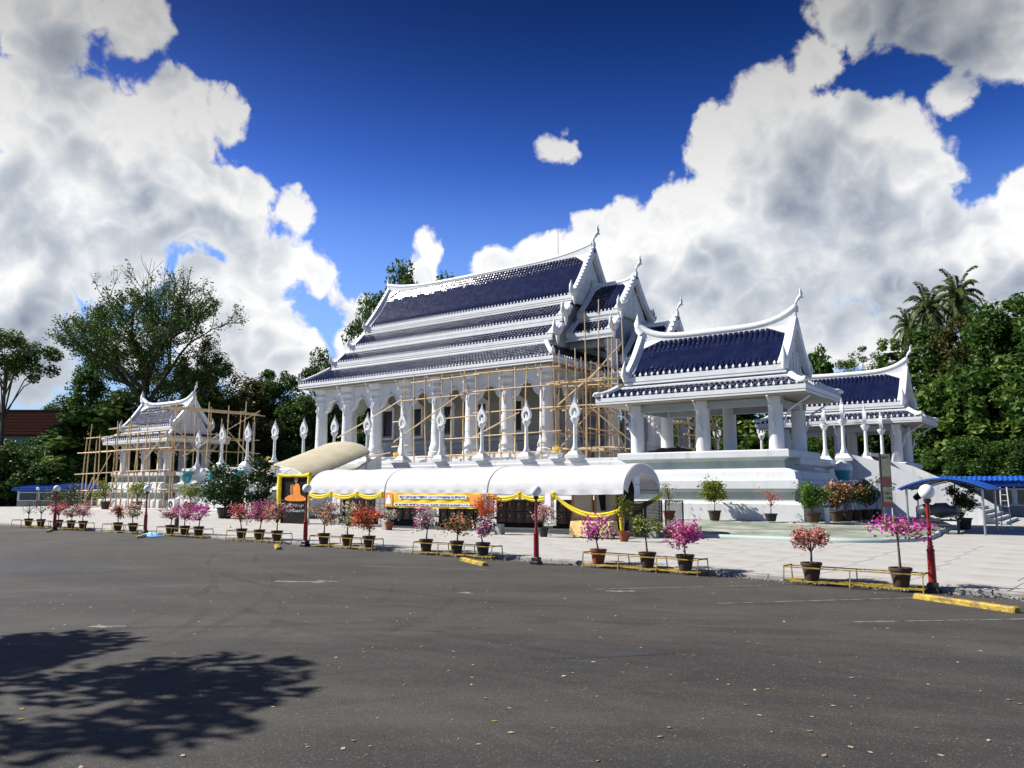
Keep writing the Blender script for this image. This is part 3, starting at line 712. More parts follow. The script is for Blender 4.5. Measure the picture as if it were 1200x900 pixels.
# ------------------------------------------------------------------ corner pavilions
def make_pavilion(loc, label):
    t = thing('pavilion', label, 'pavilion', (0, 0, 0), 0, 'open pavilions at the corners of the temple platform')
    m = MB(); m.mold(-5.3, 5.3, -3.1, 3.1, [(1.05, -.6), (1.05, .95), (.98, 1.03), (.46, 1.10)])
    m.build('plinth_foot', 'white_plaster', t)
    m = MB(); m.mold(-5.3, 5.3, -3.1, 3.1, [(.45, 1.103), (.40, 1.6), (.62, 1.78)]); m.build('plinth_recess', 'grey_green_plaster', t)
    m = MB(); m.mold(-5.3, 5.3, -3.1, 3.1, [(.74, 1.80), (.74, 2.26), (.70, 2.30)]); m.build('plinth_ledge', 'white_plaster', t)
    m = MB(); m.mold(-5.3, 5.3, -3.1, 3.1, [(.58, 2.31), (.50, 2.75), (.12, 2.90), (-.2, 2.96)]); m.build('plinth_waist', 'white_plaster', t)
    m = MB(); m.mold(-5.3, 5.3, -3.1, 3.1, [(-.21, 2.963), (-.30, 3.4), (-.05, 3.56)]); m.build('plinth_recess', 'grey_green_plaster', t)
    m = MB(); m.mold(-5.3, 5.3, -3.1, 3.1, [(.04, 3.57), (.10, 3.62), (.10, 3.96), (.04, 4.02)]); m.build('floor_slab', 'white_plaster', t)
    for x in (-4.45, 0, 4.45):
        for y in (-2.2, 2.2):
            column(t, x, y, 4.02, 7.1, .44, False)
            bracket(t, x, y + (.4 if y > 0 else -.4), 0, 1 if y > 0 else -1, 5.3, 7.05, 1.0)
    for x in (-4.45, 4.45):
        for y in (-2.2, 2.2): bracket(t, x + (.4 if x > 0 else -.4), y, 1 if x > 0 else -1, 0, 5.3, 7.05, 1.5)
    for y in (-2.2, 2.2): b = MB(); b.box(-4.9, 4.9, y - .2, y + .2, 6.62, 7.02); b.build('roof_beam', 'grey_plaster', t)
    for x in (-4.45, 4.45): b = MB(); b.box(x - .2, x + .2, -1.98, 1.98, 6.60, 7.0); b.build('roof_beam', 'grey_plaster', t)
    hip_skirt(t, -5.55, 5.55, -2.62, 2.62, 8.15, -6.6, 6.6, -3.68, 3.68, 7.56, fas=.30, curl=.12, fh=.28)
    w = MB(); w.mold(-5.4, 5.4, -2.45, 2.45, [(.16, 8.08), (.16, 8.28), (-.35, 8.42), (-.42, 8.6)]); w.build('roof_waist', 'white_paint', t)
    gable_tier(t, -5.1, 5.1, 0, .18, 11.55, 2.25, 8.98, fas=.42, sag=.16, fh=.28)
    for s in (-1, 1):
        g = MB(); x = s * 4.92
        g.add([(x, -2.15, 8.5), (x, 2.15, 8.5), (x, .12, 11.5), (x, -.12, 11.5), (x - s * .2, -2.15, 8.5), (x - s * .2, 2.15, 8.5), (x - s * .2, .12, 11.5), (x - s * .2, -.12, 11.5)],
              [(0, 1, 2, 3), (7, 6, 5, 4), (0, 4, 5, 1), (1, 5, 6, 2), (3, 7, 4, 0)])
        for zz, hw in ((8.75, 1.95), (9.35, 1.5), (9.95, 1.1), (10.5, .7)): g.box(min(x, x + s * .09), max(x, x + s * .09), -hw, hw, zz, zz + .09)
        for yy, hh in ((-1.2, 9.9), (-.6, 10.7), (0, 11.3), (.6, 10.7), (1.2, 9.9)): g.box(min(x, x + s * .07), max(x, x + s * .07), yy - .04, yy + .04, 8.55, hh)
        g.build('gable', 'white_plaster', t)
    r = MB(); ridge(r, -5.25, 5.25, 0, 11.80, .92, .34, .44, .25); r.build('roof_ridge', 'white_paint', t, smooth=50)
    for s in (-1, 1):
        bb = MB(); rakes(bb, s * 5.12, 0, 12.0, 2.42, 8.95, .46, .34, .22); bb.build('bargeboard', 'white_paint', t)
    for s in (-1, 1):
        for y in (-2.45, 2.45):
            h = MB(); h.tube([(s * 5.15, y * .95, 8.75), (s * 5.2, y, 9.1), (s * 5.18, y * 1.04, 9.5), (s * 5.12, y * 1.0, 10.1)], [.2, .24, .15, .01], 8); h.build('gable_horn', 'white_paint', t, smooth=50)
    c = MB(); chofa(c, 5.25, 0, 12.62, 1, 1.35); c.build('roof_finial', 'white_paint', t, smooth=60)
    c = MB(); c.tube([(-5.0, 0, 12.2), (-5.3, 0, 12.6), (-5.42, 0, 13.0), (-5.36, 0, 13.35), (-5.4, 0, 13.7)], [.34, .32, .24, .13, .01], 8); c.build('roof_finial', 'white_paint', t, smooth=60)
    t.location = loc
    return t
pav = make_pavilion((-19.2, 48.5, 0.52), 'white open pavilion with blue tiled roof beside the arched tents')
copy_tree(pav, label='white open pavilion wrapped in bamboo scaffolding', loc=(-85.0, 50.2, 0.12))
copy_tree(pav, label='white open pavilion backed by dark forest, beyond the stair torches', loc=(-17.4, 73.4, 0.42))

# ------------------------------------------------------------------ raised platform
plat = thing('temple_platform', 'tall white plastered platform carrying the temple hall', 'platform', (-48, 61, 0))
m = MB(); m.mold(-78, -14.2, 48.0, 75.5, [(.75, .3), (.75, 1.35), (.62, 1.45), (.35, 1.55), (.30, 2.2), (.55, 2.3), (.60, 2.75), (.30, 2.85), (.05, 3.0), (.05, 3.6), (.32, 3.75), (.36, 4.12), (.30, 4.18)])
m.build('platform_body', 'white_plaster', plat)
for y in (47.70, 73.9): m = MB(); m.box(-77.5, -25.2, y, y + .28, 4.185, 4.42); m.build('parapet', 'white_plaster', plat)

# ------------------------------------------------------------------ main hall
hall = thing('temple_hall', 'large white temple hall with tiered dark blue tiled roof', 'temple', (-49.5, 61, 4.2))
YC = 61.0
m = MB(); m.mold(-65.0, -33.6, 52.5, 69.5, [(.9, 4.19), (.9, 4.5), (.45, 4.52), (.45, 4.85), (.1, 4.87), (.1, 5.2)]); m.build('hall_plinth', 'white_plaster', hall)
m = MB(); m.mold(-33.0, -25.8, 56.8, 65.2, [(.3, 4.19), (.3, 4.6), (0, 4.62), (0, 5.19)])
m.build('hall_plinth', 'white_plaster', hall)
# roof tiers, from the top
gable_tier(hall, -60.7, -35.4, YC, .2, 23.35, 3.2, 19.05, fas=.44, sag=.18, fin=.36, fh=.22, cv=.026)
gable_tier(hall, -61.4, -35.7, YC, 3.28, 18.34, 4.66, 16.95, fas=.42, cap=((2.6, 18.86), (3.40, 18.42)), fin=.36, fh=.22, cv=.026, seed=5)
gable_tier(hall, -62.6, -35.9, YC, 4.78, 16.28, 5.96, 15.16, fas=.42, cap=((4.1, 16.80), (4.90, 16.36)), fin=.36, fh=.22, cv=.026, seed=9)
hip_skirt(hall, -63.0, -36.3, YC - 6.12, YC + 6.12, 14.42, -65.1, -34.2, YC - 8.4, YC + 8.4, 12.86, fas=.36, curl=.55, fin=.36, fh=.22, cv=.026)
m = MB(); m.mold(-62.9, -36.3, YC - 6.2, YC + 6.2, [(.02, 14.3), (.02, 14.5), (-.55, 14.85), (-.6, 14.95)]); m.build('roof_waist', 'white_paint', hall)
r = MB(); ridge(r, -60.9, -35.3, YC, 23.55, .75, .38, .42, .24, 30); r.build('roof_ridge', 'white_paint', hall, smooth=50)
# closing walls inside the gables
def gable_wall(x, hw, z0, z1, name='gable'):
    g = MB(); g.add([(x, YC - hw, z0), (x, YC + hw, z0), (x, YC, z1), (x + .25, YC - hw, z0), (x + .25, YC + hw, z0), (x + .25, YC, z1)], [(0, 1, 2), (5, 4, 3), (0, 3, 4, 1), (1, 4, 5, 2), (2, 5, 3, 0)])
    for i in range(4):
        f = i / 4.5; g.box(x + .25, x + .33, YC - hw * (1 - f) * .86, YC + hw * (1 - f) * .86, z0 + (z1 - z0) * f + .12, z0 + (z1 - z0) * f + .24)
    g.build(name, 'white_plaster', hall)
gable_wall(-35.75, 3.1, 18.4, 23.2)
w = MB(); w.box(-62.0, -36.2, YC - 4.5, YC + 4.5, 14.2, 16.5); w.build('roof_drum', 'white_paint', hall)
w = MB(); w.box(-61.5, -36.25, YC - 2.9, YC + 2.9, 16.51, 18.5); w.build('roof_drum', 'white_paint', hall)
def gable_trim(x, d, zr, hw, ze, w, n, sg=.15):
    bb = MB(); rakes(bb, x, YC, zr, hw, ze, w, .36, sg); bb.build('bargeboard', 'white_paint', hall)
    te = MB(); teeth(te, x + d * .07, YC, zr, hw - .03, ze, n, .20, sg); te.build('bargeboard_teeth', 'white_paint', hall, kind='stuff', smooth=50)
for x, d in ((-35.25, 1), (-60.85, -1)): gable_trim(x, d, 23.8, 3.4, 18.95, .52, 13, .18)
# second, lower roof step at each end
gable_tier(hall, -35.2, -31.3, YC, .2, 20.1, 2.78, 17.25, fas=.55, sag=.10, fin=.36, fh=.22, cv=.026, seed=20)
gable_tier(hall, -35.4, -31.2, YC, 2.95, 16.5, 4.25, 15.32, fas=.6, cap=((2.3, 16.75), (3.05, 16.5)), fin=.36, fh=.22, cv=.026, seed=24)
gable_tier(hall, -63.0, -61.0, YC, .2, 20.1, 2.78, 17.25, fas=.55, sag=.10, fin=.36, fh=.22, cv=.026, seed=28)
r = MB(); ridge(r, -35.3, -31.1, YC, 20.3, .55, .34, .4, .22); r.build('roof_ridge', 'white_paint', hall, smooth=50)
r = MB(); ridge(r, -63.2, -60.6, YC, 20.3, .42, .32, .4, .19); r.build('roof_ridge', 'white_paint', hall, smooth=50)
gable_wall(-31.65, 2.7, 16.9, 20.0)
for x, d in ((-31.1, 1), (-63.2, -1)): gable_trim(x, d, 20.6, 2.98, 17.15, .48, 9)
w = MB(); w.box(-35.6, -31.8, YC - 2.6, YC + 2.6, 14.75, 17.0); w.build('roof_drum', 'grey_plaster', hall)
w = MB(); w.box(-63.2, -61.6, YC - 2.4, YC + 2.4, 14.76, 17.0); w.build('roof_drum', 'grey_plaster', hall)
# third step: entrance porch
gable_tier(hall, -31.0, -27.6, YC, .2, 15.9, 2.95, 13.05, fas=.5, sag=.08, fin=.36, fh=.22, cv=.026, seed=30)
gable_tier(hall, -33.0, -27.4, YC, 3.1, 12.5, 4.2, 11.8, fas=.4, cap=((2.5, 12.75), (3.2, 12.45)), fin=.36, fh=.22, cv=.026, seed=33)
r = MB(); ridge(r, -31.0, -27.3, YC, 16.1, .55, .32, .4, .19); r.build('roof_ridge', 'white_paint', hall, smooth=50)
gable_wall(-27.95, 2.8, 12.7, 15.8); gable_trim(-27.35, 1, 16.6, 3.1, 12.95, .48, 8)
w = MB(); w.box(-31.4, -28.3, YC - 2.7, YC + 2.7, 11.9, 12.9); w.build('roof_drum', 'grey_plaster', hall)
for x, z, d, h in ((-35.2, 24.2, 1, 1.9), (-31.0, 20.8, 1, 1.7), (-27.25, 16.8, 1, 1.5)):
    c = MB(); chofa(c, x, YC, z, d, h); c.build('roof_finial', 'white_paint', hall, smooth=60)
for x, z in ((-61.0, 24.0), (-63.3, 20.6)):
    c = MB(); c.tube([(x + .5, YC, z - .3), (x + .1, YC, z + .05), (x - .05, YC, z + .5), (x - .02, YC, z + 1.0), (x - .15, YC, z + 1.7)], [.24, .24, .18, .09, .01], 8); c.build('roof_finial', 'white_paint', hall, smooth=60)
# horned ends of the stepped bargeboards, near and far side
def naga(x, h, z, d, sc=1.0):
    for s in (-1, 1):
        k = MB(); y = YC + s * h
        k.tube([(x, y - s * .9 * sc, z + .9 * sc), (x + d * .05, y - s * .4 * sc, z + .25 * sc), (x + d * .08, y, z + .05), (x + d * .06, y + s * .35 * sc, z + .25 * sc), (x, y + s * .38 * sc, z + .75 * sc), (x, y + s * .26 * sc, z + 1.25 * sc)], [.22 * sc, .26 * sc, .3 * sc, .24 * sc, .14 * sc, .01], 8)
        for q in range(4):
            a = q * .3 * sc; k.tube([(x + d * .1, y - s * .75 * sc + s * a, z + .75 * sc - a * .55), (x + d * .3, y - s * .7 * sc + s * a, z + .7 * sc - a * .55), (x + d * .34, y - s * .65 * sc + s * a, z + .95 * sc - a * .5)], [.13 * sc, .12 * sc, .01], 6)
        k.tube([(x + d * .05, y - s * .1, z - .1), (x + d * .1, y - s * .05, z - .55 * sc), (x + d * .05, y - s * .12, z - .9 * sc)], [.2 * sc, .15 * sc, .05], 7)
        k.build('gable_horn', 'white_paint', hall, smooth=60)
for h, z in ((3.35, 19.0), (4.75, 16.95), (6.05, 15.15)): naga(-35.35, h, z, 1)
for h, z, x in ((3.35, 19.0, -60.9), (4.75, 16.95, -61.6), (6.05, 15.15, -62.8)): naga(x, h, z, -1, .7)
for h, z in ((2.95, 17.2), (4.35, 15.3)): naga(-31.0, h, z, 1, .95)
naga(-27.3, 3.1, 13.0, 1, .8); naga(-63.3, 2.95, 17.2, -1, .7)
# hall walls with windows
WX = [-57.5, -53.6, -49.6, -45.6, -41.6, -37.9]
w = MB(); prev = -59.6
for x in WX:
    w.box(prev, x - .72, 57.8, 58.2, 6.95, 13.2); w.box(x - .72, x + .72, 57.8, 58.2, 6.95, 7.55); w.box(x - .72, x + .72, 57.8, 58.2, 10.1, 13.2); prev = x + .72
w.box(prev, -36.0, 57.8, 58.2, 6.95, 13.2); w.box(-36.2, -36.0, 58.2, 64.2, 6.95, 13.2); w.box(-59.6, -59.4, 58.2, 64.2, 6.95, 13.2); w.box(-59.6, -36.0, 64.2, 64.5, 6.95, 13.2)
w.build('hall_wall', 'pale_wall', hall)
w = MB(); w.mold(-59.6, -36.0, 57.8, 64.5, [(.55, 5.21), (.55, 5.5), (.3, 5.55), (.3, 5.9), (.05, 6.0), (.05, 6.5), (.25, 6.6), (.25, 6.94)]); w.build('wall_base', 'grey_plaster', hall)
for x in WX:
    f = MB()
    for a, b in ((x - .95, x - .72), (x + .72, x + .95)): f.box(a, b, 57.66, 57.86, 7.36, 10.3)
    f.box(x - .72, x + .72, 57.66, 57.86, 10.1, 10.3); f.box(x - 1.02, x + 1.02, 57.6, 57.9, 7.2, 7.36)
    f.plate([(x - 1.0, 10.32), (x + 1.0, 10.32), (x + .5, 10.62), (x, 11.1), (x - .5, 10.62)], lambda a, b, t: (a, 57.74 + t, b), .14)
    o = f.build('window', 'white_plaster', hall)
    for a in (x - .7, x + .02): s = MB(); s.box(a, a + .68, 57.98, 58.04, 7.56, 10.1); s.build('shutter', 'dark_opening', o)
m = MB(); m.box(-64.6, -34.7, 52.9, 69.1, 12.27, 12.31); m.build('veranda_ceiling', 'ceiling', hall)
# columns and arches
CX = [-63.05, -59.2, -55.25, -51.3, -47.45, -43.55, -39.65, -35.75]
for y in (54.0, 68.0):
    for x in CX:
        column(hall, x, y, 5.2, 12.26, .56)
        if y < 60: bracket(hall, x, y - .5, 0, -1, 9.4, 12.2, 1.0)
for x in (-63.05, -35.75):
    for y in (58.0, 64.0): column(hall, x, y, 5.2, 12.26, .56)
for x, y, z in ((-31.7, 57.8, 14.6), (-31.7, 64.2, 14.6), (-28.2, 58.2, 11.4), (-28.2, 63.8, 11.4)): column(hall, x, y, 5.2, z, .5)
for q in ((-32.0, -31.4, 57.4, 64.6, 14.2, 14.7), (-35.6, -32.01, 57.5, 58.1, 14.1, 14.69), (-35.6, -32.01, 63.9, 64.5, 14.1, 14.69)): b = MB(); b.box(*q); b.build('porch_beam', 'grey_plaster', hall)
def arch(p, q, axis, fixed):
    a, b = p + .35, q - .35; c = (a + b) / 2; W = (b - a) / 2
    curve = []
    for i in range(15):
        s = i / 14; xx = a + W * s; zz = 9.35 + 2.05 * (s ** .8) + .14 * math.sin(s * math.pi * 4)
        curve.append((xx, zz))
    curve[-1] = (c, 11.55)
    cc = curve + [(2 * c - x, z) for x, z in reversed(curve[:-1])]
    out = [(b, 12.24), (a, 12.24)] + cc
    m = MB(); m.plate(out, (lambda u, z, t: (u, fixed + t, z)) if axis == 'x' else (lambda u, z, t: (fixed + t, u, z)), .3)
    # raised rim following the arch
    for (x0, z0), (x1, z1) in zip(cc[:-1], cc[1:]):
        m.beam((x0, fixed, z0 + .06) if axis == 'x' else (fixed, x0, z0 + .06), (x1, fixed, z1 + .06) if axis == 'x' else (fixed, x1, z1 + .06), .44, .12)
    m.build('arch', 'white_plaster', hall)
for y in (54.0, 68.0):
    for p, q in zip(CX[:-1], CX[1:]): arch(p, q, 'x', y)
for x in (-63.05, -35.75):
    for p, q in ((54, 58), (58, 64), (64, 68)): arch(p, q, 'y', x)

# ------------------------------------------------------------------ flame-ring lamp posts along the platform edge
def make_torch():
    t = thing('torch_post', 'x', 'lamp post', (0, 0, 0), 0, 'white flame torches on the platform edge')
    m = MB(); m.sq(0, 0, [(.55, 0), (.55, .22), (.46, .26), (.30, .48), (.26, .52)]); m.build('pedestal', 'white_plaster', t)
    m = MB(); m.lathe(0, 0, [(.25, .52), (.27, .6), (.17, .85), (.13, 1.1), (.12, 2.2), (.105, 2.42), (.17, 2.48), (.20, 2.56), (.30, 2.72), (.31, 2.84), (.2, 2.88)], 12); m.build('shaft', 'white_paint', t, smooth=50)
    outer, inner = [], []
    for i in range(24):
        a = 2 * math.pi * i / 24 - math.pi / 2; s = math.sin(a)
        w = .40 * math.cos(a) * (1 - .42 * max(0, s) ** 1.2); z = 3.32 + (.52 if s < 0 else .66) * s
        outer.append((w, z)); inner.append((.215 * math.cos(a), 3.26 + .30 * s))
    m = MB(); m.ringplate(outer, inner, lambda a, b, t_: (a, t_, b), .24); m.build('flame_ring', 'white_paint', t, smooth=40)
    m = MB(); m.lathe(0, 0, [(.09, 3.93), (.14, 4.0), (.05, 4.06), (.09, 4.12), (.02, 4.3), (.004, 4.45)], 8); m.build('tip', 'white_paint', t, smooth=60)
    m = MB(); m.lathe(0, 0, [(.10, 2.97), (.10, 3.05), (.07, 3.12), (.09, 3.2), (.05, 3.3), (.01, 3.36)], 8); m.build('lamp', 'globe', t, smooth=60)
    return t
torch = make_torch()
first = True
TG = 'white flame torches on the platform edge'
ORD = ['first', 'second', 'third', 'fourth', 'fifth', 'sixth', 'seventh', 'eighth', 'ninth', 'tenth', 'eleventh', 'twelfth']
for i in range(12):
    x = -29.3 - 4.14 * i
    o = torch if i == 0 else copy_tree(torch)
    o.location = (x, 47.84, 4.425 if i < 11 else 4.1); o['label'] = 'white flame-ring torch post, %s on the parapet from the open pavilion' % ORD[i]
for i, (x, y) in enumerate(((-16.0, 61.3), (-13.9, 58.0), (-13.7, 63.8), (-13.7, 69.4))):
    copy_tree(torch, label=['slim torch post seen edge-on, standing back from the side stairs', 'torch post seen edge-on above the near wall of the side stairs', 'torch post seen edge-on in the middle of the side stairs', 'torch post seen edge-on beside the red gate and far stair wall'][i], loc=(x, y, 4.2), rotz=R(97))
for i, x in enumerate((-25.0, -29.3, -92.9, -105.0)):
    copy_tree(torch, label=['far torch post framed between the columns of the open pavilion', 'far torch post seen through the bamboo behind the open pavilion', 'small far torch post just left of the beige canopy', 'small far torch post behind the nearer torches by the scaffold'][i], loc=(x, 74.05, 4.425 if x > -78 else 4.6))

# ------------------------------------------------------------------ bamboo scaffolding
rs = random.Random(11)
def pole(root, p, q, r=0.05, name='pole', matn=None, bend=0.04):
    p, q = Vector(p), Vector(q); L = (q - p).length; k = max(2, int(L / 1.6))
    b = Vector((rs.uniform(-1, 1), rs.uniform(-1, 1), rs.uniform(-.4, .4))) * bend * L * .25
    pts = [p + (q - p) * (i / k) + b * math.sin(math.pi * i / k) for i in range(k + 1)]
    m = MB(); m.tube(pts, [r * (1.12 - .3 * i / k) for i in range(k + 1)], 6)
    return m.build(name, matn or ('bamboo' if rs.random() < .6 else 'bamboo_pale'), root, smooth=60)
J = lambda a: rs.uniform(-a, a)
def knots(root, pts):
    m = MB()
    for p in pts: m.lathe(p[0], p[1], [(.06, p[2] - .09), (.085, p[2]), (.06, p[2] + .09)], 5, rs.uniform(0, 3))
    m.build('lashing', 'rope', root, kind='stuff')

sc = thing('bamboo_scaffold', 'bamboo scaffold standing against the columns of the main hall', 'scaffold', (-42, 51.3, 4.2))
U = [-49.2, -47.8, -46.4, -44.8, -43.7, -42.2, -40.8, -39.5, -38.3, -37.1, -35.9, -34.5, -33.2]; kn = []
for u in U: pole(sc, (u + J(.12), 51.3 + J(.06), 4.2), (u + J(.2), 51.3 + J(.08), 12.05 + J(.25)), .058)
LV = [(5.15, -45.0, 'pale'), (6.55, -44.2, ''), (8.37, -46.0, ''), (10.2, -49.8, ''), (11.65, -48.2, '')]
for z, a, _ in LV:
    pole(sc, (a, 51.22, z - .1 + J(.1)), (-40.5, 51.22, z + J(.1)), .052, 'ledger'); pole(sc, (-41.2, 51.24, z + .06 + J(.08)), (-32.6, 51.22, z + .05 + J(.12)), .052, 'ledger')
    kn += [(u, 51.26, z) for u in U if u > a]
for p, q in (((-57.3, 51.0, 7.06), (-49.2, 51.1, 10.15)), ((-50.1, 51.1, 6.4), (-41.8, 51.1, 10.5)), ((-40.6, 51.1, 6.7), (-36.4, 51.1, 8.3)), ((-54.5, 51.2, 5.1), (-50.5, 51.2, 5.5)), ((-50.3, 51.2, 8.2), (-48.6, 51.2, 8.25)), ((-50.4, 51.2, 6.0), (-48.4, 51.2, 6.1)), ((-47.3, 51.2, 5.0), (-40.0, 51.2, 5.0))):
    pole(sc, p, q, .058, 'brace')
knots(sc, kn)

sc = thing('bamboo_scaffold', 'dense bamboo scaffold wrapping the porch end of the main hall', 'scaffold', (-31, 55, 4.2)); kn = []
for u, vs, tops in ((-33.0, (51.4, 52.7, 53.9, 55.0, 56.2, 57.4, 58.6), (12.3, 13.0)), (-31.6, (51.6, 53.3, 54.6, 56.2), (12.0, 13.2)), (-29.6, (49.9, 51.85, 53.3, 54.0, 54.85, 55.7), (13.2, 17.0))):
    for i, v in enumerate(vs): pole(sc, (u + J(.1), v + J(.1), 4.2), (u + J(.25), v + J(.25), rs.uniform(*tops)), .058)
for u in (-33.05, -31.65, -29.65):
    for z in (5.2, 6.6, 8.4, 10.3, 11.6): pole(sc, (u, 50.6 + J(.4), z + J(.12)), (u, 58.6 + J(.5), z + J(.15)), .052, 'ledger'); kn += [(u, 51.5 + 1.3 * k, z) for k in range(5)]
for v in (51.5, 53.3, 55.0, 57.3):
    for z in (5.3, 8.5, 10.35): pole(sc, (-34.0 + J(.2), v, z + J(.1)), (-28.8 + J(.4), v + J(.1), z + J(.12)), .052, 'ledger')
for z in (10.45, 5.3):                                # walk boards made of poles side by side
    for k in range(6): pole(sc, (-33.9 + J(.4), 51.7 + k * .22, z + .08 + J(.03)), (-28.6 + J(.6), 51.8 + k * .22, z + .08 + J(.05)), .045, 'deck_pole')
for k in range(5): pole(sc, (-32.9 + k * .25, 52 + J(.3), 10.6 + J(.03)), (-32.8 + k * .25, 59 + J(.3), 10.65), .045, 'deck_pole')
for p, q in (((-33.1, 51.3, 5.0), (-31.5, 56.0, 9.8)), ((-33.1, 56.8, 5.2), (-33.1, 52.5, 9.6)), ((-29.5, 50.2, 10.2), (-29.5, 55.5, 13.8)), ((-29.6, 56.2, 5.0), (-29.6, 51.6, 9.4)), ((-29.4, 50.0, 8.3), (-27.2, 55.6, 4.6)), ((-33.6, 51.3, 8.2), (-29.2, 51.5, 11.3))): pole(sc, p, q, .058, 'brace')
knots(sc, kn)

sc = thing('bamboo_scaffold', 'bamboo scaffold seen through the columns of the open pavilion', 'scaffold', (-26.4, 62, 4.2)); kn = []
for u in (-26.4, -25.0):
    for k in range(7): v = 57.4 + 1.45 * k; pole(sc, (u + J(.1), v + J(.1), 4.2), (u + J(.2), v + J(.2), (14.6 if k in (3, 4) and u < -26 else rs.uniform(8.6, 9.6))), .058)
    for z in (5.3, 6.5, 7.3, 8.3): pole(sc, (u, 56.6, z + J(.1)), (u, 67.2, z + J(.1)), .052, 'ledger'); kn += [(u, 57.4 + 1.45 * k, z) for k in range(7)]
for z in (5.35, 7.35):
    for k in range(5): pole(sc, (-26.5 + k * .3, 56.8, z + .1), (-26.5 + k * .3, 67.0 + J(.4), z + .1), .045, 'deck_pole')
for p, q in (((-25.0, 57.5, 4.6), (-25.0, 62.5, 8.6)), ((-25.0, 66.4, 4.6), (-25.0, 61.0, 8.8))): pole(sc, p, q, .058, 'brace')
knots(sc, kn)

sc = thing('bamboo_scaffold', 'bamboo scaffold of tall crossed poles built round the small pavilion', 'scaffold', (-84, 46, .3)); kn = []
UL = [-93.2, -92.0, -90.6, -89.2, -87.7, -86.6, -85.5, -84.3, -83.1, -82.2, -81.4, -80.4, -78.9, -77.7, -76.2, -75.0]
for u in UL: pole(sc, (u + J(.25), 45.2 + J(.1), .3), (u + J(.4), 45.2 + J(.25), rs.uniform(7.6, 9.9)), .065)
for u in (-91.0, -88.4, -84.6): pole(sc, (u, 47.8, .3), (u + J(.3), 47.9, rs.uniform(8.5, 11.2)), .065)
for z, a, b in ((8.0, -92.6, -76.0), (6.3, -94.4, -75.4), (4.0, -94.8, -75.2), (2.15, -94.0, -75.6)):
    pole(sc, (a, 45.1, z + J(.1)), ((a + b) / 2 + 1, 45.1, z + .12), .06, 'ledger'); pole(sc, ((a + b) / 2 - 1, 45.08, z + .15), (b, 45.1, z + .2 + J(.1)), .06, 'ledger')
    kn += [(u, 45.15, z + .05) for u in UL]
for k in range(3): pole(sc, (-93.6, 45.4 + .18 * k, 6.42), (-75.5, 45.4 + .18 * k, 6.5 + J(.06)), .055, 'deck_pole')
for k in range(3): pole(sc, (-92.6, 47.6 + .2 * k, 9.2), (-86.6, 47.6 + .2 * k, 9.35 + J(.06)), .055, 'deck_pole')
for i, v in enumerate((46.6, 48.6, 50.6, 52.6, 54.6)):
    pole(sc, (-77.0 + J(.2), v, .3), (-77.0 + J(.4), v + J(.3), rs.uniform(10.6, 12.4)), .065); pole(sc, (-75.4 + J(.2), v + .4, .3), (-75.4 + J(.4), v + .4 + J(.3), rs.uniform(9.5, 12.3)), .065)
for u in (-77.0, -75.4):
    for z in (2.1, 4.1, 6.3, 7.7, 10.5): pole(sc, (u, 45.0, z + J(.1)), (u, 56.0 + J(.5), z + J(.15)), .06, 'ledger')
for k in range(4): pole(sc, (-77.2 + .3 * k, 45.5 + J(.4), 10.7), (-77.1 + .3 * k, 56.2 + J(.5), 10.75), .055, 'deck_pole')
for p, q in (((-92.5, 45.0, .4), (-86.8, 45.0, 6.2)), ((-88.6, 44.9, .4), (-83.6, 44.9, 4.6)), ((-77.0, 46.0, 8.9), (-72.2, 48.0, 4.7)), ((-76.0, 52.0, 8.6), (-70.6, 53.0, 3.9)), ((-75.2, 46.4, 5.6), (-75.2, 55.5, 11.0)), ((-79.6, 44.9, 5.4), (-76.2, 45.0, 8.0)), ((-90.4, 45.0, 3.6), (-92.6, 45.0, .4))): pole(sc, p, q, .065, 'brace', 'bamboo_pale')
knots(sc, kn)

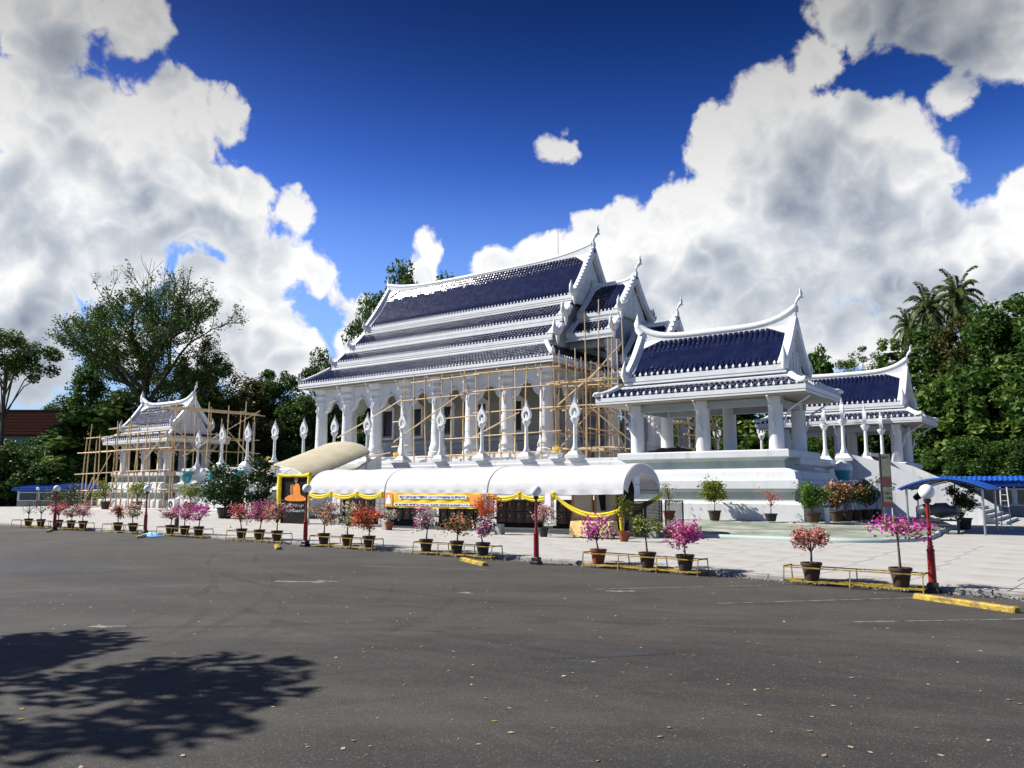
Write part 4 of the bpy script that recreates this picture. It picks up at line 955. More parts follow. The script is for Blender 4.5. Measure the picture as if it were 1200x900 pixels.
# ------------------------------------------------------------------ arched party tents
def make_tent(u0, u1, label, end=False):
    t = thing('party_tent', label, 'tent', ((u0 + u1) / 2, 34.1, .137), 0, 'white arched tents in a row before the temple platform')
    V0, V1, ze, hz = 32.25, 35.95, 2.28, 1.22; NA, NU = 16, 18
    def P(i, j):
        a = math.pi * i / NA; s = j / NU
        sg = .05 * math.sin(math.pi * s) ** 2 + .015 * math.sin(s * 23 + i)
        return (u0 + .04 + (u1 - u0 - .08) * s, (V0 + V1) / 2 - (V1 - V0) / 2 * math.cos(a), ze + (hz - sg) * math.sin(a) ** 1.05)
    m = MB(); m.rings([[P(i, j) for j in range(NU + 1)] for i in range(NA + 1)], closed=False); c = m.build('canopy', 'canvas', t, smooth=60)
    for v, sg in ((V0, -1), (V1, 1)):
        m = MB(); top, bot = [], []
        for j in range(61):
            s = j / 60; u = u0 + .04 + (u1 - u0 - .08) * s
            top.append((u, v, ze)); bot.append((u, v + sg * (.03 + .03 * math.sin(s * 40)), ze - .20 - .015 * abs(math.sin(s * math.pi * 9)) - .05 * math.sin(math.pi * s)))
        m.rings([top, bot], closed=False); m.build('valance', 'canvas', c, smooth=60)
    for u in (u0 + .07, u1 - .07):
        m = MB(); m.tube([(u, (V0 + V1) / 2 - (V1 - V0) / 2 * math.cos(math.pi * i / 16) * .99, ze - .03 + (hz - .02) * math.sin(math.pi * i / 16) ** 1.05) for i in range(17)], .025, 6); m.build('hoop', 'dark_steel', t, smooth=60)
        for v in (V0 + .04, V1 - .04):
            m = MB(); m.lathe(u, v, [(.028, .135), (.028, ze - .02)], 8); p = m.build('post', 'steel', t, smooth=60)
            f = MB(); f.sq(u, v, [(.11, .12), (.11, .145), (.03, .15)]); f.build('foot_plate', 'steel', p)
    for v in (V0 + .04, V1 - .04): m = MB(); m.tube([(u0 + .07, v, ze - .03), (u1 - .07, v, ze - .03)], .025, 6); m.build('eave_rail', 'steel', t)
    if end:
        out, inn = [], []
        for i in range(25):
            a = math.pi * i / 24; c_, s_ = -math.cos(a), math.sin(a) ** 1.05
            out.append(((V0 + V1) / 2 + (V1 - V0) / 2 * c_, ze + hz * s_))
            k = .74 + .05 * math.sin(i * 1.3); inn.append(((V0 + V1) / 2 + (V1 - V0) / 2 * c_ * .86, ze - .16 + hz * s_ * k))
        m = MB(); m.rings([[(u1, a, b) for a, b in out], [(u1 + .05, a, b) for a, b in inn]], closed=False); m.build('end_curtain', 'canvas', t, smooth=60)
    return t
TU = [-38.7, -32.2, -24.95, -17.2]
make_tent(TU[0], TU[1], 'white arched tent beside the monk poster')
make_tent(TU[1], TU[2], 'white arched tent carrying the yellow printed banner')
make_tent(TU[2], TU[3], 'white arched tent with an open curtained end beside the gold-clothed table', True)

# yellow swags tied along the eaves
def swag(p, q, sag, label, w=.26, knot=True):
    t = thing('drape_swag', label, 'drape', tuple(p), 0, 'yellow cloth swags hung along the tents')
    p, q = Vector(p), Vector(q); n = 18; rows = []
    side = (q - p).cross(Vector((0, 0, 1))).normalized()
    for k, (dz, dy) in enumerate(((0, .0), (-.25, .058), (-.45, -.01), (-.7, .06), (-1.0, .0))):
        row = []
        for i in range(n + 1):
            s = i / n; c = p.lerp(q, s); g = .45 + .55 * math.sin(math.pi * s) ** .6
            c.z -= sag * 4 * s * (1 - s); row.append(c + Vector((0, 0, dz * w * g)) + side * dy * (1 if k % 2 else -1))
        rows.append(row)
    m = MB(); m.rings(rows, closed=False); m.build('cloth', 'yellow_cloth', t, smooth=70)
    if knot:
        m = MB(); x, y, z = q; m.lathe(x, y, [(.02, z + .07), (.10, z), (.06, z - .09), (.11, z - .28), (.08, z - .34)], 9); m.build('knot', 'yellow_cloth', t, smooth=60)
SW = 'yellow cloth swag tied under the tent eave'
for i, (a, b) in enumerate(((-38.6, -36.5), (-36.5, -34.3), (-34.3, -32.3), (-24.9, -22.9), (-22.9, -20.9))): swag((a, 32.12, 2.12), (b, 32.12, 2.12), .16 if i < 3 else .18, SW + ', ' + ['next to the monk poster', 'in the middle of the first tent', 'left of the banner', 'right of the banner', 'above the red lamp post'][i])
swag((-20.9, 32.1, 2.14), (-17.3, 32.0, 1.45), .52, 'yellow cloth swag dipping low across the board above the gold-clothed table')
swag((-17.3, 32.0, 1.45), (-17.1, 35.9, 2.1), .12, 'yellow cloth swag running back along the open end of the tent', knot=False)
t = thing('drape_tail', 'yellow cloth tail hanging down the end tent post', 'drape', (-17.25, 32.0, .13)); m = MB()
m.rings([[(-17.25 + .07 * math.cos(a) + .03 * math.sin(z * 5), 32.0 + .05 * math.sin(a), z) for a in [k * math.pi / 4 for k in range(8)]] for z in (.16, .5, .9, 1.3, 1.5)]); m.build('cloth', 'yellow_cloth', t, smooth=60)

# ------------------------------------------------------------------ printed banner
def scribble(root, x0, x1, y, z, h, material, seed, px=(1, 0, 0)):
    """a line of small printed characters, too small in the photograph to read: short strokes and loops"""
    rr = random.Random(seed); m = MB(); x = x0
    while x < x1 - h * .4:
        w = h * rr.uniform(.35, .6)
        if rr.random() < .10: x += w; continue
        for k in range(rr.choice((2, 3, 3))):
            a = (x + rr.uniform(0, w), z + rr.uniform(0, h)); b = (x + rr.uniform(0, w), z + rr.uniform(0, h))
            if rr.random() < .5: b = (a[0] + rr.uniform(-.01, .01), z + (h if a[1] < z + h / 2 else 0))
            m.beam((a[0], y, a[1]), (b[0], y, b[1] + .001), .004, h * .16)
        x += w + h * .12
    return m.build('lettering', material, root, kind='stuff')
t = thing('banner', 'long yellow printed banner hung from the middle tent', 'banner', (-28.6, 32.15, 1.4))
m = MB(); N = 40; rows = []
for k in range(5):
    rows.append([(-32.05 + 6.85 * i / N, 32.13 + .025 * math.sin(i * .9 + k), 2.12 - .80 * k / 4 - .04 * math.sin(math.pi * i / N) + .01 * math.sin(i * 1.7)) for i in range(N + 1)])
m.rings(rows, closed=False); m.build('cloth', 'banner_yellow', t, smooth=60)
m = MB(); m.box(-32.03, -31.45, 32.085, 32.095, 1.36, 2.08); m.build('picture', 'banner_orange', t)
m = MB(); m.lathe(-31.74, 32.08, [(.02, 1.45), (.2, 1.5), (.16, 1.75), (.06, 1.82), (.09, 1.9), (.05, 1.98)], 8, sy=.06); m.build('printed_figure', 'paper', t)
m = MB(); m.box(-26.0, -25.25, 32.085, 32.095, 1.42, 2.02); m.build('picture', 'banner_orange', t)
m = MB(); m.box(-31.0, -26.2, 32.088, 32.094, 1.78, 1.98); m.build('title_strip', 'paper', t); scribble(t, -30.9, -26.3, 32.082, 1.81, .13, 'banner_blue', 4)
m = MB(); m.box(-31.35, -25.4, 32.088, 32.094, 1.40, 1.55); m.build('subtitle_strip', 'paper', t); scribble(t, -31.25, -25.5, 32.082, 1.42, .10, 'banner_blue', 5)

# ------------------------------------------------------------------ portrait boards under the tents
PX = [-39.5, -35.55, -31.4, -27.2, -23.3, -19.3]
def portrait_board(u0, u1, label):
    t = thing('portrait_board', label, 'board', ((u0 + u1) / 2, 35.4, .137), 0, 'black boards of framed portraits under the tents')
    m = MB(); m.box(u0, u1, 35.40, 35.50, .16, 1.75); m.build('panel', 'black_board', t)
    m = MB(); m.box(u0, u1, 35.1, 35.38, .137, .42); m.build('bench', 'black_board', t)
    w = (u1 - u0) / 5.2
    for r_ in range(2):
        for c in range(5):
            x = u0 + w * (c + .6); z = 1.42 - .62 * r_
            f = MB(); f.ringplate([(-.27, -.29), (.27, -.29), (.27, .29), (-.27, .29)], [(-.22, -.24), (.22, -.24), (.22, .24), (-.22, .24)], lambda a, b, k: (x + a, 35.36 + k, z + b), .058)
            o = f.build('portrait', 'dark_frame', t)
            p = MB(); p.box(x - .22, x + .22, 35.375, 35.39, z - .24, z + .24); p.build('picture', 'portrait_dark', o)
            g = MB(); g.plate([(-.17, -.23), (.17, -.23), (.14, -.08), (.06, -.01), (-.06, -.01), (-.14, -.08)], lambda a, b, k: (x + a, 35.368 + k, z + b), .008); g.build('robe', 'portrait_robe', o)
            g = MB(); g.plate([(.065 * math.cos(q), .08 + .085 * math.sin(q)) for q in [k * math.pi / 5 for k in range(10)]], lambda a, b, k: (x + a, 35.366 + k, z + b), .008); g.build('face', 'skin', o)
for i in range(5):
    portrait_board(PX[i] + .42, PX[i + 1] - .42, ['black board of framed portraits next to the monk poster', 'black board of framed portraits under the first and second tents', 'black board of framed portraits behind the yellow banner, nearer the poster', 'black board of framed portraits behind the yellow banner, nearer the table', 'black board of framed portraits behind the orange bougainvillea'][i])
for i, x in enumerate(PX[:-1] + [-21.1]):
    t = thing('notice_panel', 'white double notice panel on a stand, %s from the monk poster' % ORD[i] if i < 5 else 'white notice panel on a thin stand beside the gold-clothed table', 'notice board', (x, 35.2 if i < 5 else 31.9, .137), 0, 'white notice panels')
    y = 35.2 if i < 5 else 31.9
    for s in ((-.2, .2) if i < 5 else (0,)):
        m = MB(); m.box(x + s - .17, x + s + .17, y, y + .03, .72, 2.1); m.build('sheet', 'paper', t)
        f = MB(); f.box(x + s - .17, x + s + .17, y - .01, y, 1.40, 1.43); f.box(x + s - .19, x + s - .172, y - .005, y + .035, .70, 2.12); f.box(x + s + .172, x + s + .19, y - .005, y + .035, .70, 2.12); f.build('trim', 'pink_trim', t)
    m = MB(); m.lathe(x, y + .06, [(.02, .137), (.02, 2.1)], 6); m.sq(x, y + .06, [(.13, .137), (.13, .16), (.02, .17)]); m.build('stand', 'steel', t)
# two beige boards in wooden frames behind the table
for x, lab in ((-19.85, 'beige notice board in a wooden frame standing behind the table'), (-18.6, 'beige notice board in a wooden frame next to the black lattice')):
    t = thing('framed_board', lab, 'notice board', (x, 33.0, .137))
    m = MB(); m.box(x - .5, x + .5, 33.0, 33.03, .95, 2.15); m.build('sheet', 'ceiling', t)
    for a in (x - .54, x + .54): f = MB(); f.box(a - .035, a + .035, 32.97, 33.05, .137, 2.2); f.build('frame_post', 'wood_frame', t)
    f = MB(); f.box(x - .5, x + .5, 32.97, 33.05, .86, .94); f.build('frame_rail', 'wood_frame', t)
# table with a gold cloth
t = thing('cloth_table', 'table under a gold cloth beside the tent post', 'table', (-18.3, 31.4, .137))
m = MB(); m.box(-19.25, -17.35, 31.05, 31.75, .82, .86); m.build('table_top', 'wood_frame', t)
for x in (-19.15, -17.45):
    for y in (31.12, 31.68): m = MB(); m.box(x - .03, x + .03, y - .03, y + .03, .137, .82); m.build('leg', 'wood_frame', t)
m = MB(); n = 44; per = []
for i in range(n):
    a = i / n * 4; k = int(a); f = a - k
    c = [(-19.28, 31.02), (-17.32, 31.02), (-17.32, 31.78), (-19.28, 31.78)]; p, q = c[k], c[(k + 1) % 4]; per.append((p[0] + (q[0] - p[0]) * f, p[1] + (q[1] - p[1]) * f))
rr = random.Random(4); ring = lambda z, o, j: [(x + (o + .03 * math.sin(i * 1.9)) * (1 if x > -18.3 else -1) * (.5 if abs(x + 18.3) < .9 else 1), y + (o + .03 * math.sin(i * 2.3)) * (1 if y > 31.4 else -1), z + rr.uniform(-j, j)) for i, (x, y) in enumerate(per)]
m.rings([ring(.30, .06, .09), ring(.6, .03, 0), ring(.86, 0, 0), [(x * .98 - 18.3 * .02, y * .98 + 31.4 * .02, .868) for x, y in per]]); m.build('table_cloth', 'gold_cloth', t, smooth=50)
# black lattice screens at the open end of the tents
def lattice(x, y, ax, L, label):
    t = thing('lattice_screen', label, 'screen', (x, y, .137), 0, 'black lattice screens'); P = (lambda s, z, o: (x + s, y + o, z)) if ax == 'x' else (lambda s, z, o: (x + o, y + s, z))
    m = MB()
    for s in (0, L): m.beam(P(s, .137, 0), P(s, 1.75, 0), .05, .058)
    for z in (.2, 1.73): m.beam(P(0, z, 0), P(L, z, 0), .05, .058)
    m.build('frame', 'black_plastic', t)
    m = MB(); st = .13; H = 1.5
    for k in range(int((L + H) / st)):
        o = k * st
        for sg in (0, 1):
            s0, s1 = o - H, o; a, b = max(s0, 0), min(s1, L)
            if b - a < .02: continue
            z0, z1 = .21 + (a - s0), .21 + (b - s0)
            if sg: z0, z1 = 1.92 - z0, 1.92 - z1
            m.beam(P(a, z0, .012 * (1 if sg else -1)), P(b, z1, .012 * (1 if sg else -1)), .03, .012) if ax == 'y' else m.beam(P(a, z0, .012 * (1 if sg else -1)), P(b, z1, .012 * (1 if sg else -1)), .012, .03)
    m.build('slats', 'black_plastic', t, kind='stuff')
lattice(-17.1, 32.4, 'y', 1.6, 'black lattice screen next to the yellow-draped tent post'); lattice(-17.1, 34.15, 'y', 1.7, 'black lattice screen closing the tent end towards the platform')
lattice(-16.95, 35.95, 'x', .9, 'black lattice screen with sunlit wall showing through')
t = thing('dark_cabinet', 'dark cabinet standing inside the tent end behind the lattice', 'cabinet', (-18.1, 34.4, .137)); m = MB(); m.box(-18.4, -17.8, 33.4, 35.2, .137, 1.6); m.build('body', 'black_board', t); m = MB(); m.box(-17.79, -17.77, 33.5, 34.26, .25, 1.5); m.build('door', 'dark_frame', t); m = MB(); m.box(-17.79, -17.77, 34.34, 35.1, .25, 1.5); m.build('door', 'dark_frame', t)

# dark panel added as painted shade inside the tent end; white notice before it
o_ = [(34.1 - 1.78 * math.cos(math.pi * i / 16), 2.2 + 1.12 * math.sin(math.pi * i / 16) ** 1.05) for i in range(17)] + [(35.85, 1.3), (32.6, 1.3)]
m = MB(); m.plate(o_, lambda a, b, t: (-18.6 + t, a, b), .03); tag(m.build('tent_shade_panel', 'black_board'), 'dark panel added as the shade inside the open end of the tent', 'shade panel')
t = thing('hanging_notice', 'white notice strip hanging in the open end of the tent', 'notice', (-17.5, 34.1, 1.9)); m = MB(); m.box(-17.52, -17.49, 33.85, 34.35, 1.95, 3.2); m.build('sheet', 'paper', t); m = MB(); m.box(-17.488, -17.48, 33.85, 34.35, 2.5, 2.54); m.build('trim', 'pink_trim', t)

# ------------------------------------------------------------------ framed poster of a seated monk
t = thing('monk_poster', 'black poster of a seated orange-robed monk framed in yellow cloth', 'poster', (-41.1, 33.2, .137))
m = MB(); m.box(-42.45, -39.75, 33.2, 33.3, .137, 3.15); m.build('board', 'black_board', t)
X0 = -41.0
f = lambda a, b, k: (X0 + a, 33.17 + k, b)
m = MB(); m.plate([(-1.0, 1.60), (-.6, 1.54), (.6, 1.54), (1.02, 1.60), (1.06, 1.70), (.80, 1.84), (.52, 1.92), (.44, 2.10), (.42, 2.34), (.36, 2.52), (.22, 2.64), (.04, 2.66), (-.06, 2.62), (-.16, 2.46), (-.26, 2.60), (-.38, 2.52), (-.40, 2.2), (-.44, 1.96), (-.78, 1.86), (-1.04, 1.72)], f, .02); m.build('printed_robe', 'robe', t)
m = MB(); m.plate([(.02 + .17 * math.cos(q), 2.90 + .20 * math.sin(q)) for q in [k * math.pi / 7 for k in range(14)]], lambda a, b, k: (X0 + a, 33.165 + k, b), .02); m.plate([(-.5, 2.55), (-.34, 2.6), (-.32, 2.25), (-.28, 2.0), (-.42, 1.98), (-.52, 2.2)], lambda a, b, k: (X0 + a, 33.150 + k, b), .02); m.build('printed_skin', 'skin', t)
scribble(t, -42.1, -40.1, 33.17, 1.15, .22, 'paper', 8); scribble(t, -41.9, -40.0, 33.17, .85, .17, 'paper', 9)
m = MB(); m.tube([(-42.6, 33.12, 3.2), (-41.8, 33.1, 3.13), (-41.1, 33.1, 3.16), (-40.4, 33.1, 3.12), (-39.6, 33.12, 3.2)], [.13, .08, .10, .08, .14], 8); m.build('cloth_top', 'yellow_cloth', t, smooth=60)
for x, s in ((-42.55, 1), (-39.65, .8)):
    m = MB(); m.rings([[(x + r_ * math.cos(a) * s, 33.1 + r_ * .6 * math.sin(a), z) for a in [k * math.pi / 5 for k in range(10)]] for r_, z in ((.12, 3.25), (.17, 2.9), (.2, 2.3), (.16, 1.6), (.07, 1.28), (.17, 1.2), (.2, 1.05), (.06, .95), (.12, .6), (.1, .2))]); m.build('cloth_side', 'yellow_cloth', t, smooth=60)

# ------------------------------------------------------------------ stairs
def stairs(t, n, p0, dirx, diry, run, width, z0, z1, material='step_concrete'):
    """n steps from p0 (bottom front corner line centre) climbing along (dirx, diry)"""
    for i in range(n):
        m = MB(); a0, a1 = run * i / n, run * (i + 1) / n; z = z0 + (z1 - z0) * (i + 1) / n
        if dirx: xs_ = sorted((p0[0] + dirx * a0, p0[0] + dirx * a1)); m.box(xs_[0], xs_[1] - .004, p0[1] - width / 2, p0[1] + width / 2, z0 - .2, z)
        else: ys_ = sorted((p0[1] + diry * a0, p0[1] + diry * a1)); m.box(p0[0] - width / 2, p0[0] + width / 2, ys_[0], ys_[1] - .004, z0 - .2, z)
        m.build('step', material, t)
def side_wall(t, pts, fn, th): m = MB(); m.plate(pts, fn, th); m.build('side_wall', 'white_plaster', t)
t = thing('front_stairs', 'white stairs climbing the platform under the beige arched canopy', 'stairs', (-50.9, 43, .3))
stairs(t, 16, (-50.9, 39.6), 0, 1, 7.5, 5.6, .36, 4.15)
for x in (-54.0, -47.8): side_wall(t, [(39.2, .34), (47.2, .34), (47.2, 4.9), (46.6, 4.9), (39.9, 1.45), (39.2, 1.45)], lambda a, b, k, x=x: (x + k, a, b), .42)
t = thing('side_stairs', 'wide stairs with sloping white walls descending beside the far pavilion', 'stairs', (-9, 63.5, 0))
stairs(t, 20, (-4.7, 63.2), -1, 0, 8.9, 9.4, .1, 4.15)
for y in (58.2, 68.4): side_wall(t, [(-5.9, .1), (-5.9, 1.0), (-7.6, 2.15), (-11.4, 4.05), (-13.8, 4.75), (-13.8, .1)], lambda a, b, k, y=y: (a, y + k, b), .4)
t = thing('stair_gate', 'dark red slatted gate at the head of the side stairs', 'gate', (-13.6, 66, 4.2))
for k in range(8): y = 64.4 + .46 * k; m = MB(); m.box(-13.66, -13.56, y, y + .3, 3.6, 4.75); m.build('slat', 'red_gate', t)
m = MB(); m.box(-13.72, -13.5, 64.2, 68.15, 4.76, 5.0); m.build('top_rail', 'white_paint', t)

# ------------------------------------------------------------------ beige arched canopy over the front stairs
t = thing('arched_canopy', 'beige translucent arched canopy rising over the front stairs', 'canopy', (-50.9, 42, .36))
NA, NV = 14, 10; rows = []
def CP(i, s): a = math.pi * (.5 - (i / NA - .5) * .86); return (-50.9 - 3.6 * math.cos(a) / math.cos(math.pi * .07), 39.2 + 6.4 * s, 3.05 + 2.2 * (s ** 1.05) + 1.25 * (math.sin(a) - .22))
m = MB(); m.rings([[CP(i, j / NV) for j in range(NV + 1)] for i in range(NA + 1)], closed=False); m.build('sheet', 'beige_sheet', t, smooth=60)
for j in range(0, 5):
    m = MB(); m.tube([tuple(Vector(CP(i, j / 4)) - Vector((0, 0, .03))) for i in range(NA + 1)], .035, 6); m.build('rib', 'white_paint', t, smooth=60)
for i in (0, NA): m = MB(); m.tube([tuple(Vector(CP(i, j / NV)) - Vector((0, 0, .05))) for j in range(NV + 1)], .045, 6); m.build('edge_rail', 'steel', t)
for x in (-54.35, -47.45):
    for y, z in ((39.3, 3.0), (45.4, 5.1)):
        m = MB(); m.lathe(x, y, [(.05, .3 if y < 42 else 3.0), (.05, z)], 8); m.build('post', 'steel', t)
m = MB()
for k in range(5):
    a = math.pi * (.14 + .72 * k / 4); m.tube([(-50.9, 39.2, 3.0), (-50.9 - 3.5 * math.cos(a), 39.2, 3.05 + 1.25 * (math.sin(a) - .22))], .025, 5)
m.tube([(-54.4, 39.2, 2.98), (-47.4, 39.2, 2.98)], .035, 5); m.build('fan_truss', 'steel', t)

# ------------------------------------------------------------------ blue arched carport and the things under it
t = thing('carport', 'small open shelter with an arched blue metal roof', 'shelter', (-6.1, 47, .14))
rows = []
for j in range(2): rows.append([(-8.05 + 3.9 * i / 14, 43.8 if j == 0 else 50.4, 2.33 + .52 * math.sin(math.pi * i / 14) ** .9) for i in range(15)])
m = MB(); o = [[(x, y, z) for x, y, z in r_] + [(x, y, z - .06) for x, y, z in reversed(r_)] for r_ in rows]; m.rings(o); m.build('roof_sheet', 'blue_roof', t, smooth=40)
for x in (-7.75, -4.45):
    for y in (44.3, 49.9): m = MB(); m.lathe(x, y, [(.055, .13), (.055, 2.42)], 8); m.build('post', 'steel', t)
for y in (44.2, 47.1, 50.0): m = MB(); m.tube([(-8.0 + 3.8 * i / 10, y, 2.24 + .50 * math.sin(math.pi * i / 10)) for i in range(11)], .035, 6); m.build('rafter', 'dark_steel', t)
t = thing('barrel_grill', 'dark barrel grill on legs under the blue shelter', 'grill', (-6.6, 45.4, .14))
m = MB(); m.rings([[(-7.5 + 1.9 * s, 45.4 + r_ * math.cos(a), 1.25 + r_ * math.sin(a)) for a in [k * math.pi / 7 for k in range(14)]] for s, r_ in ((0, .05), (.03, .2), (.2, .34), (.38, .26), (.45, .36), (.7, .38), (.8, .22), (.95, .26), (1, .05))]); m.build('drum', 'dark_steel', t, smooth=50)
m = MB(); m.box(-7.4, -5.6, 45.15, 45.65, .72, .8); m.build('tray', 'dark_steel', t)
for x in (-7.3, -5.7):
    for y in (45.2, 45.6): m = MB(); m.box(x - .03, x + .03, y - .03, y + .03, .137, .72); m.build('leg', 'dark_steel', t)
t = thing('stone_bench', 'dark folding bench in front of the barrel grill', 'bench', (-6.5, 44.3, .14))
m = MB(); m.box(-7.2, -5.9, 44.1, 44.5, .52, .60); m.build('seat', 'dark_frame', t)
for x in (-7.05, -6.05): m = MB(); m.box(x - .05, x + .05, 44.14, 44.46, .137, .52); m.build('leg', 'dark_frame', t)
m = MB(); m.beam((-7.2, 44.6, .7), (-5.6, 44.75, 1.05), .5, .05); m.build('backrest', 'dark_frame', t)
t = thing('step_ladder', 'thin white step ladder leaning by the blue shelter post', 'ladder', (-4.1, 51.0, .13))
for s in (-.22, .22): m = MB(); m.beam((-4.1 + s, 50.9, .13), (-4.15 + s * .7, 51.3, 2.4), .05, .05); m.build('rail', 'white_paint', t)
for k in range(6): m = MB(); f = .12 + .14 * k; m.beam((-4.1 - .2 + .06 * f, 50.9 + .4 * f, .13 + 2.27 * f), (-4.1 + .2 - .06 * f, 50.9 + .4 * f, .13 + 2.27 * f), .05, .03); m.build('rung', 'white_paint', t)

# sheds, house
def shed(loc, L, D, H, rz, label, n):
    t = thing('shed', label, 'shed', loc, rz)
    m = MB(); m.box(-L / 2, L / 2, 0, D, 0, .9); m.build('lower_wall', 'pale_wall', t, local=True)
    for k in range(n):
        x0 = -L / 2 + L * k / n; w = L / n
        m = MB(); m.box(x0, x0 + .12, 0, .15, .9, H); m.build('post', 'white_paint', t, local=True)
        f = MB(); f.ringplate([(x0 + .14, .92), (x0 + w - .02, .92), (x0 + w - .02, H - .35), (x0 + .14, H - .35)], [(x0 + .24, 1.02), (x0 + w - .12, 1.02), (x0 + w - .12, H - .45), (x0 + .24, H - .45)], lambda a, b, q: (a, .07 + q, b), .08); o = f.build('window', 'white_paint', t, local=True)
        g = MB(); g.box(x0 + .24, x0 + w - .12, .07, .085, 1.02, H - .45); g.build('pane', 'glass', o, local=True)
    m = MB(); m.box(-L / 2, L / 2, .3, D, .9, H - .05); m.build('back_room', 'dark_frame', t, local=True)
    m = MB(); rows = []
    for y, z in ((-.7, H + .05), (D + .3, H + .75)):
        rows.append([(-L / 2 - .3 + (L + .6) * i / 120, y, z + (.03 if i % 4 < 2 else -.03)) for i in range(121)])
    m.rings(rows, closed=False); m.build('roof_sheet', 'blue_roof', t, local=True)
    m = MB(); m.box(-L / 2 - .3, L / 2 + .3, -.72, -.69, H - .2, H + .02); m.build('roof_edge', 'blue_roof', t, local=True)
shed((-103.0, 46.0, -.05), 7.6, 4, 2.35, R(33), 'long blue-roofed shed with windows at the foot of the garden trees', 3)
shed((-96.4, 46.2, -.05), 6.0, 4, 2.35, R(33), 'blue-roofed shed partly hidden by the scaffolded pavilion', 2)
shed((-5.6, 78.0, 0), 11.0, 5, 2.7, R(6), 'blue-roofed shed below the dark forest behind the side stairs', 4)
t = thing('house', 'house with a dark brown tiled roof behind the garden trees', 'house', (-128, 56, 0), R(36))
m = MB(); m.box(-9, 9, 0, 8, 0, 10.6); m.build('wall', 'grey_plaster', t, local=True)
m = MB(); m.add([(-10, -1.2, 10.3), (10, -1.2, 10.3), (10, 4, 14.4), (-10, 4, 14.4), (10, 9.2, 10.3), (-10, 9.2, 10.3)], [(0, 1, 2, 3), (3, 2, 4, 5), (0, 3, 5), (1, 4, 2), (0, 5, 4, 1)]); rf = m.build('roof', 'brown_roof', t, local=True)
m = MB(); m.box(-10.1, 10.1, 3.8, 4.2, 14.35, 14.6); m.build('ridge_cap', 'dark_frame', rf, local=True)
m = MB()
for k in range(16): f = k / 16; m.box(-10, 10, -1.2 + 5.2 * f, -1.2 + 5.2 * f + .06, 10.34 + 4.1 * f, 10.40 + 4.1 * f)
m.build('tile_rows', 'brown_roof', rf, local=True, kind='stuff')
for x in (-6, -2, 2, 6): m = MB(); m.box(x - .7, x + .7, -.06, -.01, 6.8, 8.6); m.build('window', 'glass', t, local=True)

# ------------------------------------------------------------------ red globe lamps
def make_lamp():
    t = thing('globe_lamp', 'x', 'lamp post', (0, 0, 0), 0, 'red globe lamps along the kerb')
    m = MB(); m.sq(0, 0, [(.14, 0), (.14, .08), (.11, .10), (.11, .2), (.09, .22)]); m.build('base', 'black_plastic', t)
    m = MB(); m.lathe(0, 0, [(.086, .2), (.080, .90), (.088, .92), (.088, .95), (.060, .97), (.070, 1.02), (.050, 1.06), (.056, 1.1), (.044, 1.14), (.038, 1.95), (.052, 1.99)], 14); m.build('pole', 'red_paint', t, smooth=40)
    m = MB(); m.lathe(0, 0, [(.05, 1.98), (.085, 2.02), (.085, 2.07), (.05, 2.08)], 12); m.build('collar', 'black_plastic', t, smooth=40)
    m = MB(); m.lathe(0, 0, [(.17 * math.sin(a), 2.235 - .17 * math.cos(a)) for a in [math.pi * (k + .35) / 14.35 for k in range(15)]], 20); m.build('globe', 'globe', t, smooth=80)
    return t
lamp = make_lamp()
LL = ['red lamp post with white globe next to the diagonal yellow wheel stop', 'red lamp post with white globe before the gold-clothed table', 'red lamp post with white globe before the monk poster',
      'red lamp post with white globe beside the crumpled blue sheet', 'red lamp post with white globe before the blue-roofed shed']
for i, (x, y, z) in enumerate(((-3.14, 20.34, 0), (-14.15, 20.75, 0), (-26.0, 21.6, .0), (-38.9, 22.15, 0), (-47.3, 21.6, 0))):
    o = lamp if i == 0 else copy_tree(lamp)
    o.location = (x, y, z); o['label'] = LL[i]; o.scale = (1, 1, 1.0) if i < 2 else (1.05, 1.05, 1.04)
copy_tree(lamp, label='small distant red globe lamp close to the blue shed', loc=(-90.5, 39.4, .1))

# ------------------------------------------------------------------ yellow plant stands
def plant_stand(p, q, label):
    """low welded steel rack: two rails, bottom deck bars, legs and end hoops"""
    p, q = Vector((*p, 0)), Vector((*q, 0)); n = (q - p).normalized(); s = Vector((-n.y, n.x, 0)); L = (q - p).length; W = .5
    t = thing('plant_stand', label, 'plant stand', tuple((p + q) / 2), 0, 'yellow plant stands along the kerb')
    P = lambda a, b, z: tuple(p + n * a + s * b + Vector((0, 0, z)))
    for b in (0, W):
        m = MB(); m.beam(P(0, b, .42), P(L, b, .42), .026, .026); m.build('top_rail', 'yellow_paint', t)
        m = MB(); m.beam(P(0, b, .10), P(L, b, .10), .03, .03); m.build('deck_rail', 'yellow_paint', t)
    for b in (W * .33, W * .66): m = MB(); m.beam(P(0, b, .105), P(L, b, .105), .06, .02); m.build('deck_bar', 'yellow_paint', t)
    for a in (0, L): m = MB(); m.beam(P(a, 0, .44), P(a, W, .44), .035, .035); m.build('end_bar', 'yellow_paint', t)
    k = max(1, round(L / 1.25))
    for i in range(k + 1):
        a = L * i / k
        for b in (0, W): m = MB(); m.beam(P(a, b + (.05 if b else -.05), 0), P(a, b, .42), .024, .024); m.build('leg', 'yellow_paint', t)
